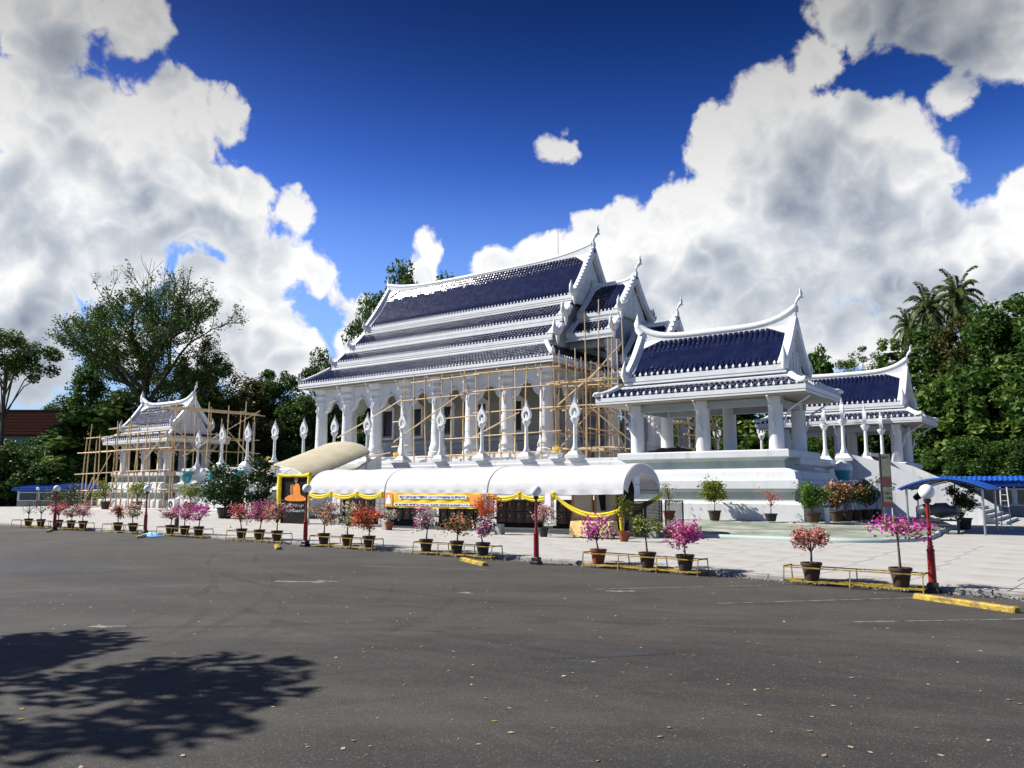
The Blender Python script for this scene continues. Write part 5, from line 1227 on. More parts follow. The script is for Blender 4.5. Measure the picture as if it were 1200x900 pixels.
STANDS = [((-6.35, 20.05), (-3.25, 19.85), 'yellow plant rack between the near plants and the red lamp, two flowering pots on it'),
          ((-12.5, 20.8), (-8.7, 20.35), 'yellow plant rack holding two magenta bougainvilleas and a green shrub'),
          ((-19.8, 21.3), (-16.1, 21.05), 'yellow plant rack before the banner tent, three pots on it'),
          ((-25.9, 21.75), (-22.0, 21.45), 'yellow plant rack holding the orange and red bougainvilleas'),
          ((-32.0, 22.1), (-27.8, 21.85), 'yellow plant rack with red and magenta plants before the canopy stairs'),
          ((-38.0, 22.25), (-33.9, 22.15), 'yellow plant rack beside the crumpled blue sheet'),
          ((-43.4, 22.3), (-39.9, 22.3), 'yellow plant rack before the scaffolded pavilion'),
          ((-49.2, 22.15), (-45.2, 22.25), 'yellow plant rack around the lamp before the blue shed'),
          ((-53.6, 22.0), (-50.0, 22.1), 'yellow plant rack holding two thin green plants')]
for p, q, l in STANDS: plant_stand(p, q, l)

# ------------------------------------------------------------------ wheel stops
def wheel_stop(p, q, label):
    p, q = Vector((*p, 0)), Vector((*q, 0)); n = (q - p).normalized(); s = Vector((-n.y, n.x, 0)); m = MB()
    L = (q - p).length
    def ring(a, k=1.0): c = p + n * a; return [tuple(c + s * w * k + Vector((0, 0, z))) for w, z in ((-.10, .0), (-.09, .08 * k), (-.065, .11 * k), (.065, .11 * k), (.09, .08 * k), (.10, 0))]
    m.rings([ring(0, .85), ring(.03), ring(L * .2), ring(L * .2 + .015, .97), ring(L * .2 + .03), ring(L * .8), ring(L * .8 + .015, .97), ring(L * .8 + .03), ring(L - .03), ring(L, .85)])
    o = m.build('wheel_stop', 'yellow_paint'); tag(o, label, 'wheel stop', 'yellow concrete wheel stops')
for p, q, l in (((-3.30, 19.15), (-1.38, 18.0), 'long yellow concrete wheel stop beside the red lamp post'), ((-16.9, 20.5), (-15.1, 19.4), 'yellow concrete wheel stop before the rack with the white bougainvillea'),
                ((-26.9, 20.9), (-25.5, 19.9), 'short yellow concrete wheel stop near the monk poster lamp'), ((-38.0, 21.7), (-36.7, 20.6), 'small yellow wheel stop seen end-on near the blue sheet'), ((-47.0, 21.3), (-45.6, 20.5), 'small yellow wheel stop before the blue shed lamp')): wheel_stop(p, q, l)

# ------------------------------------------------------------------ odds and ends
rr = random.Random(3); m = MB(); n = 9; g = [[(-38.6 + 1.8 * i / n, 21.55 + .75 * j / n - .25 * i / n, .03 + .16 * max(0, math.sin(math.pi * i / n) * math.sin(math.pi * j / n)) * rr.uniform(.4, 1.3)) for i in range(n + 1)] for j in range(n + 1)]
m.rings(g, closed=False); tag(m.build('blue_tarpaulin', 'blue_sheet'), 'crumpled light blue plastic sheet lying at the kerb', 'tarpaulin')
t = thing('dark_bollard', 'short dark bollard behind the blue plastic sheet', 'bollard', (-38.0, 23.3, .137)); m = MB(); m.lathe(-38.0, 23.3, [(.11, .137), (.11, .8), (.08, .84)], 10); m.build('post', 'dark_frame', t); m = MB(); m.lathe(-38.0, 23.3, [(.09, .845), (.1, .92), (.05, 1.0)], 10); m.build('cap', 'dark_steel', t)
def ac(x, y, label):
    t = thing('air_conditioner', label, 'air conditioner', (x, y, .365), 0, 'air conditioner units'); m = MB(); m.box(x - .5, x + .5, y, y + .4, .40, 1.35); m.build('casing', 'ac_white', t)
    m = MB(); m.ringplate([(.34 * math.cos(a), .34 * math.sin(a)) for a in [k * math.pi / 8 for k in range(16)]], [(.1 * math.cos(a), .1 * math.sin(a)) for a in [k * math.pi / 8 for k in range(16)]], lambda a, b, k: (x - .1 + a, y - .012 + k, .88 + b), .02); m.build('fan_grille', 'dark_frame', t)
    m = MB(); m.box(x - .45, x + .45, y + .05, y + .35, .365, .40); m.build('foot', 'dark_frame', t)
ac(-69.6, 42.0, 'white outdoor air conditioner unit nearer the scaffold'); ac(-67.4, 42.2, 'white outdoor air conditioner unit beside the big potted bushes')
for i, (x, lab) in enumerate(((-75.4, 'teal glazed jar nearest the scaffold on the platform ledge'), (-70.9, 'teal glazed jar between two torch posts on the platform ledge'), (-66.8, 'teal glazed jar close to the front stairs on the platform ledge'))):
    m = MB(); m.lathe(x, 47.1, [(.25, 2.86), (.42, 3.15), (.5, 3.6), (.38, 3.85), (.56, 4.1), (.5, 4.12)], 14); tag(m.build('glazed_jar', 'teal_glaze', smooth=50), lab, 'jar', 'teal glazed jars')
t = thing('white_jar', 'white jar with a teal band behind the open pavilion', 'jar', (-13.2, 54.6, .1)); m = MB(); m.sq(-13.2, 54.6, [(.75, .1), (.75, .5), (.55, .6), (.55, 2.6), (.7, 2.7), (.7, 2.86)]); m.build('pedestal', 'white_plaster', t); m = MB(); m.lathe(-13.2, 54.6, [(.3, 2.865), (.5, 3.2), (.55, 3.5)], 16); m.build('body', 'teal_glaze', t, smooth=50); m = MB(); m.lathe(-13.2, 54.6, [(.56, 3.505), (.56, 3.8), (.4, 4.0), (.35, 4.1)], 16); m.build('rim', 'white_paint', t, smooth=50)
for x, lab in ((-46.6, 'small gold leaf ornament on the parapet beside a bamboo pole'), (-30.9, 'gold leaf ornament on the parapet next to the end torch post'), (-63.4, 'small gold leaf ornament on the parapet behind the beige canopy')):
    t = thing('gold_ornament', lab, 'ornament', (x, 47.84, 4.42), 0, 'gold ornaments on the parapet')
    m = MB(); m.sq(x, 47.84, [(.42, 4.425), (.42, 4.5), (.34, 4.55), (.36, 4.8), (.4, 4.85)]); m.build('base', 'white_plaster', t)
    for k in range(5):
        a = (k - 2) * .42; m = MB(); m.tube([(x, 47.84, 4.85), (x + .22 * math.sin(a), 47.84 + .02 * k, 5.1), (x + .40 * math.sin(a), 47.84 + .02 * k, 4.95 + .45 * math.cos(a))], [.1, .12, .02], 7); m.build('leaf', 'gold', t, smooth=50)
# stack of dark cloth on the pavilion floor
m = MB(); rr = random.Random(7); g = []
for j in range(7): g.append([(-23.4 + 3.2 * i / 12, 46.6 + 1.2 * j / 6, 4.56 + .42 * (math.sin(math.pi * i / 12) ** .5) * math.sin(math.pi * j / 6) * rr.uniform(.6, 1.1)) for i in range(13)])
m.rings(g, closed=False); tag(m.build('dark_tarpaulin', 'black_plastic'), 'heap of black plastic sheeting on the pavilion floor', 'tarpaulin')
# tall upright sign
t = thing('upright_sign', 'tall narrow upright sign on two thin legs before the stair wall', 'sign', (-9.0, 46.1, .4))
m = MB(); m.box(-9.25, -8.75, 46.08, 46.14, 1.35, 4.15); m.build('panel', 'poster_green', t)
for a, b in ((1.36, 1.62), (2.45, 2.95)): m = MB(); m.box(-9.24, -8.76, 46.06, 46.079, a, b); m.build('red_band', 'poster_red', t)
scribble(t, -9.2, -8.8, 46.055, 2.05, .14, 'poster_red', 2); scribble(t, -9.2, -8.8, 46.055, 1.8, .12, 'poster_red', 3); scribble(t, -9.2, -8.8, 46.055, 3.95, .10, 'black_board', 4)
m = MB(); m.box(-9.31, -9.255, 46.05, 46.16, .45, 4.2); m.build('frame_post', 'dark_steel', t)
for x in (-9.2, -8.8): m = MB(); m.box(x - .025, x + .025, 46.09, 46.13, .40, 1.35); m.build('leg', 'white_paint', t)
# pointed white bollard, stair spotlight
t = thing('white_bollard', 'white bollard with a pointed cap on the green-stained apron', 'bollard', (-11.4, 43.4, .48)); m = MB(); m.lathe(-11.4, 43.4, [(.13, .42), (.13, 1.35)], 12); m.build('post', 'white_plaster', t, smooth=50); m = MB(); m.lathe(-11.4, 43.4, [(.10, 1.355), (.12, 1.45)], 10); m.build('neck', 'dark_frame', t); m = MB(); m.lathe(-11.4, 43.4, [(.18, 1.455), (.16, 1.52), (.03, 1.75)], 12); m.build('cap', 'white_paint', t)
t = thing('spotlight_post', 'small dark spotlight on a short white post at the stair wall', 'spotlight', (-8.6, 52.5, .55)); m = MB(); m.lathe(-8.6, 52.5, [(.14, .5), (.14, 1.25), (.04, 1.35), (.04, 1.75)], 10); m.build('post', 'white_plaster', t); m = MB(); m.tube([(-8.75, 52.5, 1.75), (-8.45, 52.4, 1.95)], [.16, .2], 10); m.build('head', 'black_plastic', t)
t = thing('globe_post', 'short white post with a round cap by the blue shed', 'bollard', (-90.0, 43.6, .1)); m = MB(); m.lathe(-90.0, 43.6, [(.16, .05), (.16, 1.0)], 10); m.build('post', 'white_plaster', t); m = MB(); m.lathe(-90.0, 43.6, [(.1, 1.005), (.2, 1.15), (.2, 1.3), (.05, 1.42)], 10); m.build('cap', 'globe', t, smooth=60)
t = thing('utility_pole', 'plain grey concrete pole behind the platform torches', 'pole', (-82.4, 60, 0)); m = MB(); m.lathe(-82.4, 60, [(.26, -.1), (.19, 10.2)], 10); m.build('pole', 'concrete_block', t, smooth=50); m = MB(); m.box(-82.65, -82.15, 59.9, 60.1, 10.21, 10.3); m.build('cap', 'concrete_block', t)
# lightning rod
m = MB(); m.tube([(-39.0, 61, 23.7), (-39.0, 61, 27.6)], [.03, .015], 5); m.build('lightning_rod', 'steel', hall)
# lifting strap of concrete blocks that weight the tent posts
for x, y, lab in ((-31.1, 31.3, 'grey concrete block beside the clay pot under the banner'), (-23.4, 31.2, 'grey concrete block under the orange bougainvillea'), (-16.1, 32.9, 'grey concrete block at the foot of the yellow-draped tent post')):
    m = MB(); m.sq(x, y, [(.17, .135), (.18, .16), (.16, .62), (.14, .64)]); tag(m.build('concrete_weight', 'concrete_block'), lab, 'block', 'concrete weights of the tents')

# ------------------------------------------------------------------ potted plants
POTS = {'dark': 'pot_dark', 'clay': 'pot_clay', 'black': 'pot_black'}
def potted(x, y, z, label, seed, h=1.35, spread=.45, bloom=None, leaf='leaf_mid', pot='dark', pr=.24, ph=.42, nl=260, nb=340, crown_z=None, ls=.085, stem=.025, group='potted bougainvilleas on the kerb racks', name='potted_bougainvillea', tall=1.0, cat='potted plant', bottom=None):
    rng = np.random.default_rng(seed); rr = random.Random(seed)
    if bloom and pr < .3: spread *= .76; h = ph + (h - ph) * .94; nb = int(nb * 1.35); nl = int(nl * 1.5)
    t = thing(name, label, cat, (x, y, z), 0, group)
    m = MB(); m.lathe(0, 0, [(pr * .66, 0), (pr * .70, .03), (pr * .95, ph - .07), (pr * 1.06, ph - .06), (pr * 1.06, ph), (pr * .94, ph), (pr * .9, ph - .06)], 14); m.build('pot', POTS[pot], t, smooth=40, local=True)
    m = MB(); m.lathe(0, 0, [(pr * .2, ph - .055), (pr * .88, ph - .05), (.01, ph - .04)], 12); m.build('soil', 'soil', t, local=True)
    cz = crown_z if crown_z else ph + (h - ph) * .58; rz = (h - cz) * tall
    # several stems fan out into clumps
    nc = 12; cl = []
    for k in range(nc):
        a = rr.uniform(0, 6.283); r_ = spread * math.sqrt(rr.uniform(.05, .9)); cl.append((r_ * math.cos(a), r_ * math.sin(a), cz + rz * rr.uniform(-.75, .85) * (1 - .35 * (r_ / spread) ** 2)))
    m = MB(); b = (rr.uniform(-.05, .05), rr.uniform(-.05, .05), max(ph + .05, cz - rz * .8)); m.tube([(0, 0, ph - .06), (b[0] * .4, b[1] * .8, (ph + b[2]) / 2), b], [stem * 1.3, stem, stem * .9], 6)
    for c in cl: m.tube([b, ((b[0] + c[0]) / 2, (b[1] + c[1]) / 2, (b[2] + c[2]) / 2 + .05), c], [stem * .6, stem * .4, stem * .15], 4)
    m.build('stem', 'bark', t, smooth=60, local=True)
    # a few long sprays arching out of the crown
    for k in range(5 if bloom else 3):
        a = rr.uniform(0, 6.283); r_ = spread * rr.uniform(.9, 1.45); cl.append((r_ * math.cos(a), r_ * math.sin(a), cz + rz * rr.uniform(-.6, .6)))
    C = np.array(cl); wts = np.array([rr.uniform(.4, 1.6) for _ in range(nc)] + [.28] * (len(cl) - nc)); wts /= wts.sum()
    def pts(n, sel, sg):
        sel = np.arange(len(C)) if isinstance(sel, int) else np.array(list(sel) + list(range(nc, len(C)))); pw = wts[sel] / wts[sel].sum(); i = rng.choice(sel, n, p=pw); return C[i] + rng.normal(size=(n, 3)) * sg * np.array([1, 1, .85])
    sg = spread * .27
    L = pts(nl, nc, sg); q = leaves(rng, L, ls, .6)
    o = bpy.data.objects.new('foliage', quads_mesh('foliage', q, leaf, rng.uniform(0, 1, nl))); COL.objects.link(o); o.parent = t; o['kind'] = 'stuff'
    if bloom:
        for bi, bl in enumerate(bloom if isinstance(bloom, (list, tuple)) else [bloom]):
            n = nb // (len(bloom) if isinstance(bloom, (list, tuple)) else 1)
            sel = [k for k in range(nc) if (k + bi) % 2 == 0 or rr.random() < .35] if isinstance(bloom, (list, tuple)) else list(range(nc))
            B = pts(n, sel, sg * 1.08) + rng.normal(size=(n, 3)) * .015; B[:, 2] += .03
            q = leaves(rng, B, ls * .95, .85, up=.2)
            o = bpy.data.objects.new('blossom', quads_mesh('blossom', q, 'bloom_' + bl, rng.uniform(0, 1, n))); COL.objects.link(o); o.parent = t; o['kind'] = 'stuff'
    return t
def stand_y(u):
    for p, q, _ in STANDS:
        if p[0] - .6 <= u <= q[0] + .6: return p[1] + (q[1] - p[1]) * (u - p[0]) / (q[0] - p[0]) + .25
    return kerb_y(u) - .3
KP = [(-52.1, 'thin leafy plant in the pot farthest along the kerb', None, dict(nl=90, spread=.4, h=1.5)), (-50.6, 'thin olive plant beside the lamp rack before the blue shed', None, dict(nl=120, leaf='leaf_olive', spread=.45, h=1.7)),
      (-48.6, 'purple and orange bougainvillea behind the red lamp post before the shed', ['magenta', 'orange'], dict(h=1.5)), (-47.2, 'pale pink and green bougainvillea in a dark pot', ['white', 'salmon'], dict(nb=200, h=1.3)), (-45.9, 'round pink bougainvillea on the lamp rack before the blue shed', 'pink', dict(h=1.45, nl=120)),
      (-42.3, 'dark red bougainvillea leaning low before the scaffolded pavilion', 'red', dict(h=1.35, nb=200)), (-40.8, 'yellow-green and salmon bougainvillea behind the lamp by the blue sheet', ['salmon', 'white'], dict(leaf='leaf_yellow', nl=260, h=1.6)),
      (-37.2, 'pale pink bougainvillea nearest the blue sheet', ['pink', 'white'], dict(h=1.45)), (-35.9, 'wide magenta and pink bougainvillea in the middle of its rack', ['magenta', 'pink'], dict(h=1.6, spread=.6, nb=420)), (-34.7, 'magenta bougainvillea on a bare stem beside the wide pink one', 'magenta', dict(h=1.5, nl=110)),
      (-31.2, 'sprawling red bougainvillea with green leaves in a black pot', ['red', 'pink'], dict(h=1.6, spread=.65, pot='black', nb=420)), (-29.8, 'upright magenta and pink bougainvillea between the red and the salmon ones', ['magenta', 'pink'], dict(h=1.75, spread=.5)), (-28.5, 'salmon pink bougainvillea beside the lamp before the monk poster', ['pink', 'salmon'], dict(h=1.75, spread=.55, nb=420)),
      (-25.3, 'tall salmon and cream bougainvillea on the rack before the first tent', ['salmon', 'salmon', 'white'], dict(h=1.85, spread=.5, leaf='leaf_yellow', nb=460)), (-23.8, 'cream and yellow-green bougainvillea between the salmon and the red ones', ['white', 'white'], dict(h=1.7, spread=.5, leaf='leaf_yellow', nl=420, nb=240)), (-22.5, 'spreading bright red and orange bougainvillea', ['red', 'orange'], dict(h=1.5, spread=.65, nb=420)),
      (-19.4, 'magenta topped bougainvillea with white lower branches', ['magenta', 'white', 'white'], dict(h=1.75, spread=.5, nb=420)), (-17.9, 'green and salmon bougainvillea before the banner tent', ['salmon', 'salmon'], dict(h=1.35, spread=.55, nb=200)), (-16.7, 'white and magenta bougainvillea in a black bowl pot', ['white', 'white', 'magenta'], dict(h=1.3, spread=.4, pot='black', nb=380)),
      (-12.1, 'magenta bougainvillea on a bare stem next to the gold-clothed table', ['magenta', 'magenta', 'white'], dict(h=1.45, spread=.5, nb=420, nl=150, pot='clay')), (-10.4, 'yellow-green leafy shrub on a bare stem between two magenta bougainvilleas', None, dict(h=1.4, spread=.38, leaf='leaf_yellow', nl=420, crown_z=1.12)), (-9.2, 'dense magenta and pink bougainvillea beside the yellow-green shrub', ['magenta', 'magenta', 'pink'], dict(h=1.35, spread=.5, nb=520, nl=150)),
      (-5.75, 'round salmon pink bougainvillea in a dark pot on the near rack', ['salmon', 'salmon', 'pink'], dict(h=1.45, spread=.42, nb=520, leaf='leaf_olive', nl=300, ls=.07)), (-3.75, 'purple bougainvillea with a wide flat crown on a tall bare stem', ['magenta', 'magenta'], dict(h=1.5, spread=.58, nb=330, nl=220, crown_z=1.28, ls=.075, leaf='leaf_yellow'))]
for i, (u, lab, bl, kw) in enumerate(KP): potted(u, stand_y(u), .118, lab, 100 + i, bloom=bl, **kw)
PG = 'potted plants on the paving and apron'
potted(-30.6, 31.0, .138, 'white flowering plant in an orange clay pot under the banner', 201, 1.15, .42, 'white', pot='clay', group=PG)
potted(-24.0, 30.9, .138, 'tall orange and red bougainvillea reaching over the tent front', 202, 2.1, .62, ['orange', 'orange', 'red'], nb=560, group=PG, stem=.035)
potted(-20.6, 30.8, .138, 'pink and cream bougainvillea in a black pot before the notice panel', 203, 1.65, .52, ['salmon', 'pink', 'white'], pot='black', nb=420, nl=300, group=PG)
potted(-16.05, 30.0, .138, 'tall leafy shrub with red tips in a clay pot at the tent corner', 204, 1.95, .42, 'red', pot='clay', nl=650, nb=50, leaf='leaf_bright', group=PG, tall=1.2)
potted(-15.5, 33.3, .138, 'tall thin green plant rising behind the yellow swag', 205, 2.5, .3, None, nl=160, leaf='leaf_yellow', pot='clay', crown_z=2.05, group=PG)
potted(-20.2, 43.3, .56, 'sparse dry bougainvillea beside the lattice screen', 206, 1.75, .5, 'salmon', nl=50, nb=60, pot='clay', pr=.36, ph=.5, group=PG)
potted(-17.4, 43.2, .56, 'tall yellow-green bush in a dark pot against the plinth', 207, 2.35, .62, None, nl=2200, leaf='leaf_yellow', pr=.36, ph=.55, ls=.14, group=PG, tall=1.0, name='potted_shrub')
potted(-14.25, 43.2, .58, 'small red bougainvillea on a thin stem against the plinth', 208, 1.85, .48, 'red', nl=70, nb=190, pot='black', pr=.34, ph=.42, group=PG)
potted(-12.0, 43.0, .58, 'clipped round green shrub at the corner of the plinth', 209, 2.15, .62, None, nl=3200, leaf='leaf_bright', pr=.4, ph=.5, ls=.11, group=PG, crown_z=1.35, name='potted_shrub', tall=.85)
for i, (x, y) in enumerate(((-11.3, 44.9), (-11.1, 46.1), (-10.9, 47.3), (-10.6, 48.5), (-10.3, 49.8))):
    potted(x, y, .60, 'olive and salmon shrub in the pot row by the plinth, %s from the bollard' % ORD[i], 210 + i, 1.9 + .12 * i, .62, 'salmon' if i < 3 else None, nl=1300, nb=300, leaf=['leaf_olive', 'leaf_olive', 'leaf_mid', 'leaf_bright', 'leaf_mid'][i], pr=.36, ph=.55, ls=.13, group='row of potted shrubs beside the plinth', name='potted_shrub')
potted(-53.2, 36.5, .118, 'large dark green bush in a black tub before the front stairs', 220, 4.0, 1.45, None, nl=3600, leaf='leaf_dark', pot='black', pr=.62, ph=.8, ls=.24, crown_z=2.35, group='large potted bushes', name='potted_bush', stem=.07, tall=1.1)
potted(-51.2, 38.1, .118, 'tall narrow dark bush in a tub beside the stair canopy', 221, 4.3, 1.05, None, nl=2600, leaf='leaf_dark', pot='black', pr=.5, ph=.7, ls=.24, crown_z=2.45, group='large potted bushes', name='potted_bush', stem=.07, tall=1.15)
potted(-58.2, 41.0, .36, 'mid green bush in a tub behind the large dark one', 222, 3.3, .95, None, nl=1400, leaf='leaf_mid', pot='dark', pr=.5, ph=.9, ls=.22, crown_z=2.0, group='large potted bushes', name='potted_bush', stem=.06)
for i, (x, y, lab) in enumerate(((-78.0, 40.2, 'light green upright shrub in a dark pot before the scaffold poles'), (-73.6, 41.0, 'light green shrub behind the red lamp before the scaffolded pavilion'), (-65.2, 41.2, 'feathery yellow-green shrub in a dark pot beside the air conditioner'))):
    potted(x, y, .36, lab, 230 + i, 2.7, .85, None, nl=700, leaf='leaf_yellow', pr=.45, ph=.75, ls=.2, crown_z=1.85, group='light green shrubs on the landing', name='potted_shrub', stem=.05)
potted(-6.0, 50.2, .138, 'cone shaped dark green plant in a tub under the blue shelter', 240, 2.7, .55, None, nl=2600, leaf='leaf_mid', pot='black', pr=.4, ph=.6, ls=.14, crown_z=1.55, group=PG, name='potted_shrub', tall=1.05)
potted(-88.5, 41.5, .1, 'bushy green shrub between the blue shed and the scaffold', 241, 2.6, 1.6, None, nl=1500, leaf='leaf_olive', pot='dark', pr=.4, ph=.4, ls=.22, crown_z=1.4, group=PG, name='potted_shrub')

# ------------------------------------------------------------------ trees
def add_leaf_part(root, name, V, material, tint):
    o = bpy.data.objects.new(name, quads_mesh(name, V, material, tint)); COL.objects.link(o); o.parent = root; o['kind'] = 'stuff'; return o
def clump_tree(name, H, trunk_r, rx, rz, cz, nc, per, csz, ls, leaf, bark='bark', seed=1, up=.5, asp=.55, limbs=12, low=-.75, droop=0.0):
    """trunk with limbs reaching into leaf clumps that fill an uneven crown"""
    rng = np.random.default_rng(seed); rr = random.Random(seed)
    t = thing(name, 'x', 'tree', (0, 0, 0))
    C = []
    while len(C) < nc:
        p = rng.uniform(-1, 1, 3)
        if np.linalg.norm(p) > 1 or p[2] < low: continue
        k = np.linalg.norm(p); p = p / max(k, .01) * (k ** .45)                # push towards the outside
        lob = 1 + .22 * math.sin(3 * math.atan2(p[1], p[0]) + seed) + .15 * math.sin(5 * p[2] + seed * 2)
        C.append([p[0] * rx * lob, p[1] * rx * lob, cz + p[2] * rz])
    C = np.array(C)
    m = MB(); bend = (rr.uniform(-.3, .3), rr.uniform(-.3, .3)); zt = cz + rz * .15
    m.tube([(0, 0, -.3), (bend[0] * .5, bend[1] * .3, zt * .3), (bend[0], bend[1], zt * .65), (bend[0] * .6, bend[1] * 1.2, zt)], [trunk_r * 1.25, trunk_r, trunk_r * .8, trunk_r * .35], 9)
    for c in C[:limbs]:
        z0 = rr.uniform(.55, .95) * (cz - rz * .3); f = z0 / zt; s = (bend[0] * min(1, f * 1.4), bend[1] * min(1, f * 1.4), z0)
        m.tube([s, (s[0] * .6 + c[0] * .4, s[1] * .6 + c[1] * .4, s[2] * .45 + c[2] * .55 + .4), tuple(c)], [trunk_r * .42, trunk_r * .25, trunk_r * .07], 6)
    m.build('trunk', bark, t, smooth=60, local=True)
    sz = csz * rng.uniform(.65, 1.35, nc)
    idx = np.repeat(np.arange(nc), per); n = len(idx)
    off = rng.normal(size=(n, 3)); off /= np.linalg.norm(off, axis=1)[:, None]; off *= (rng.uniform(.15, 1, n) ** .5)[:, None]
    P = C[idx] + off * sz[idx][:, None] * np.array([1, 1, .72])
    tint = np.clip(rng.uniform(.1, .9, n) * .6 + .4 * rng.uniform(0, 1, nc)[idx], 0, 1)
    add_leaf_part(t, 'crown', leaves(rng, P, ls, asp, up, droop), leaf, tint)
    return t
PROTO = {
    'umbrella': (19.5, 4.7, clump_tree('umbrella_tree', 19.5, .28, 4.9, 2.9, 16.2, 46, 210, 1.25, .36, 'leaf_mid', seed=31, limbs=16)),
    'tall': (20.0, 4.6, clump_tree('tall_tree', 20, .35, 4.3, 7.6, 12.0, 95, 150, 1.35, .50, 'leaf_dark', seed=32, limbs=20)),
    'broad': (18.0, 4.6, clump_tree('broad_tree', 18, .35, 4.4, 6.0, 11.6, 85, 170, 1.3, .46, 'leaf_bright', seed=33, limbs=20)),
    'bigleaf': (14.0, 4.6, clump_tree('large_leaved_tree', 14, .25, 4.3, 5.8, 7.8, 80, 95, 1.3, .72, 'leaf_big', seed=34, asp=.72, limbs=22, droop=.25, up=.9)),
    'olive': (15.6, 5.4, clump_tree('olive_tree', 15.6, .3, 5.2, 6.4, 8.8, 85, 240, 1.5, .34, 'leaf_olive', seed=35, limbs=18)),
    'bush': (9.0, 4.6, clump_tree('undergrowth_tree', 9, .2, 4.4, 4.6, 4.2, 80, 160, 1.25, .42, 'leaf_dark', seed=36, limbs=12, low=-.95)),
    'airy': (22.0, 3.2, clump_tree('airy_tree', 22, .2, 3.4, 4.6, 17.0, 30, 130, .95, .30, 'leaf_mid', seed=37, limbs=30, bark='bark_pale')),
    'column': (23.0, 1.0, clump_tree('vine_clad_trunk', 23, .25, .75, 9.0, 14.0, 60, 110, .62, .40, 'leaf_bright', seed=38, limbs=0)),
}
used = set()
def plant(kind, u, v, H, w, label, group=None, rz=None, leaf=None):
    h0, w0, src = PROTO[kind]
    if kind in used: o = copy_tree(src)
    else: o = src; used.add(kind)
    o.location = (u, v, -.05); o.rotation_euler = (0, 0, rz if rz is not None else (u * 1.7 + v) % 6.28); o.scale = (w / w0, w / w0, H / h0)
    o['label'] = label; o['category'] = 'tree'
    if group: o['group'] = group
    elif 'group' in o: del o['group']
    if leaf:
        c = [x for x in o.children if x.name.startswith('crown')][0]; c.material_slots[0].link = 'OBJECT'; c.material_slots[0].material = MATS[leaf]
    return o
plant('umbrella', -119.8, 47.3, 24.3, 5.0, 'flat-topped tree with a tall bare trunk before the brown roof')
plant('tall', -120.1, 58.6, 21.8, 3.7, 'dark vine-choked tree between the brown roof and the bare-topped giant', leaf='leaf_mid')
plant('bigleaf', -106.6, 54.6, 13.6, 7.0, 'large-leaved green tree rising behind the scaffold poles')
plant('bigleaf', -115.2, 56.0, 10.5, 4.2, 'large-leaved green tree under the brown roof')
plant('broad', -109.7, 71.1, 20.2, 3.0, 'small round tree showing above the scaffolded pavilion roof', leaf='leaf_mid')
plant('olive', -98.6, 66.8, 15.8, 6.2, 'olive brown feathery tree behind the platform torches')
plant('tall', -104.2, 75.1, 18.9, 5.2, 'brownish dark tree behind the olive one', leaf='leaf_olive')
plant('broad', -106.0, 81.2, 21.9, 4.4, 'bright green round-topped tree behind the platform torches')
plant('tall', -95.4, 78.6, 16.0, 4.6, 'dark green tree just left of the temple hall', leaf='leaf_mid')
plant('tall', -103.6, 87.9, 25.3, 3.2, 'narrow dark tree touching the end of the hall roof')
plant('broad', -106.5, 95.7, 22.2, 3.0, 'tree half hidden by the rear roof horns of the hall', leaf='leaf_mid')
plant('tall', -94.9, 97.9, 41.0, 5.0, 'very tall tree whose dark crown stands above the hall ridge end', leaf='leaf_mid')
plant('tall', -101.7, 96.7, 35.9, 3.8, 'tall tree whose crown shows left of the hall ridge end', leaf='leaf_mid')
plant('tall', -91.8, 106.4, 40.3, 3.6, 'tall tree whose tip just clears the hall ridge', leaf='leaf_mid')
for u, v, H, w in ((-114, 46.0, 7.8, 4.6), (-109, 51, 8.2, 4.5), (-104.5, 52.5, 7.5, 4.4), (-108.4, 60.9, 9.4, 5.2), (-120, 45, 7.5, 5), (-127, 46, 7.5, 5), (-119, 51.5, 8.4, 5.0), (-124, 50.5, 8.6, 5), (-128.5, 50.0, 9.6, 5), (-122.5, 54.0, 9.8, 4.6), (-132.5, 49.5, 9.8, 5)): plant('bush', u, v, H, w, 'dark undergrowth tree along the blue sheds', 'undergrowth beside the blue sheds', leaf='leaf_mid')
for u, v, H, w in ((-99.0, 74.0, 9.4, 5.9), (-100.0, 81.9, 9.5, 5.2), (-92.5, 72.5, 9.0, 5.0), (-88, 84, 11, 5.5), (-104, 68, 9, 5)): plant('bush', u, v, H, w, 'dark undergrowth tree behind the platform torches', 'undergrowth behind the platform', leaf='leaf_mid')
plant('bigleaf', -27.0, 101.6, 19.8, 2.6, 'bright leafy tree right of the pavilion gable')
plant('broad', -26.6, 107.2, 17.7, 3.6, 'round green tree behind the far pavilion ridge')
plant('airy', -25.2, 117.7, 22.8, 3.2, 'airy pale-stemmed tree standing against the clouds')
plant('bigleaf', -21.2, 113.2, 18.7, 3.6, 'leafy tree below the vine-clad trunks')
plant('column', -22.4, 117.2, 23.2, 1.0, 'vine-clad trunk nearer the airy tree'); plant('column', -20.8, 118.4, 23.4, 1.0, 'vine-clad trunk nearer the palms'); plant('column', -28.4, 104.0, 19.8, .9, 'vine-clad trunk rising by the pavilion gable')
FG = 'forest trees behind the far pavilion'
for k, u, v, H, w, lf in (('tall', -16.6, 111.7, 22.6, 4.6, 'leaf_mid'), ('broad', -12.6, 112.2, 24.4, 4.6, 'leaf_olive'), ('tall', -9.4, 110.2, 24.6, 4.6, None), ('broad', -5.4, 108.8, 25.4, 5.4, None), ('tall', -1.4, 106.3, 23.4, 5.0, 'leaf_mid'), ('broad', 3.0, 104, 22, 5.4, 'leaf_mid'), ('tall', 8, 100, 22, 5.5, None)):
    plant(k, u, v, H, w, 'tall dark forest tree behind the far pavilion', FG, leaf=lf)
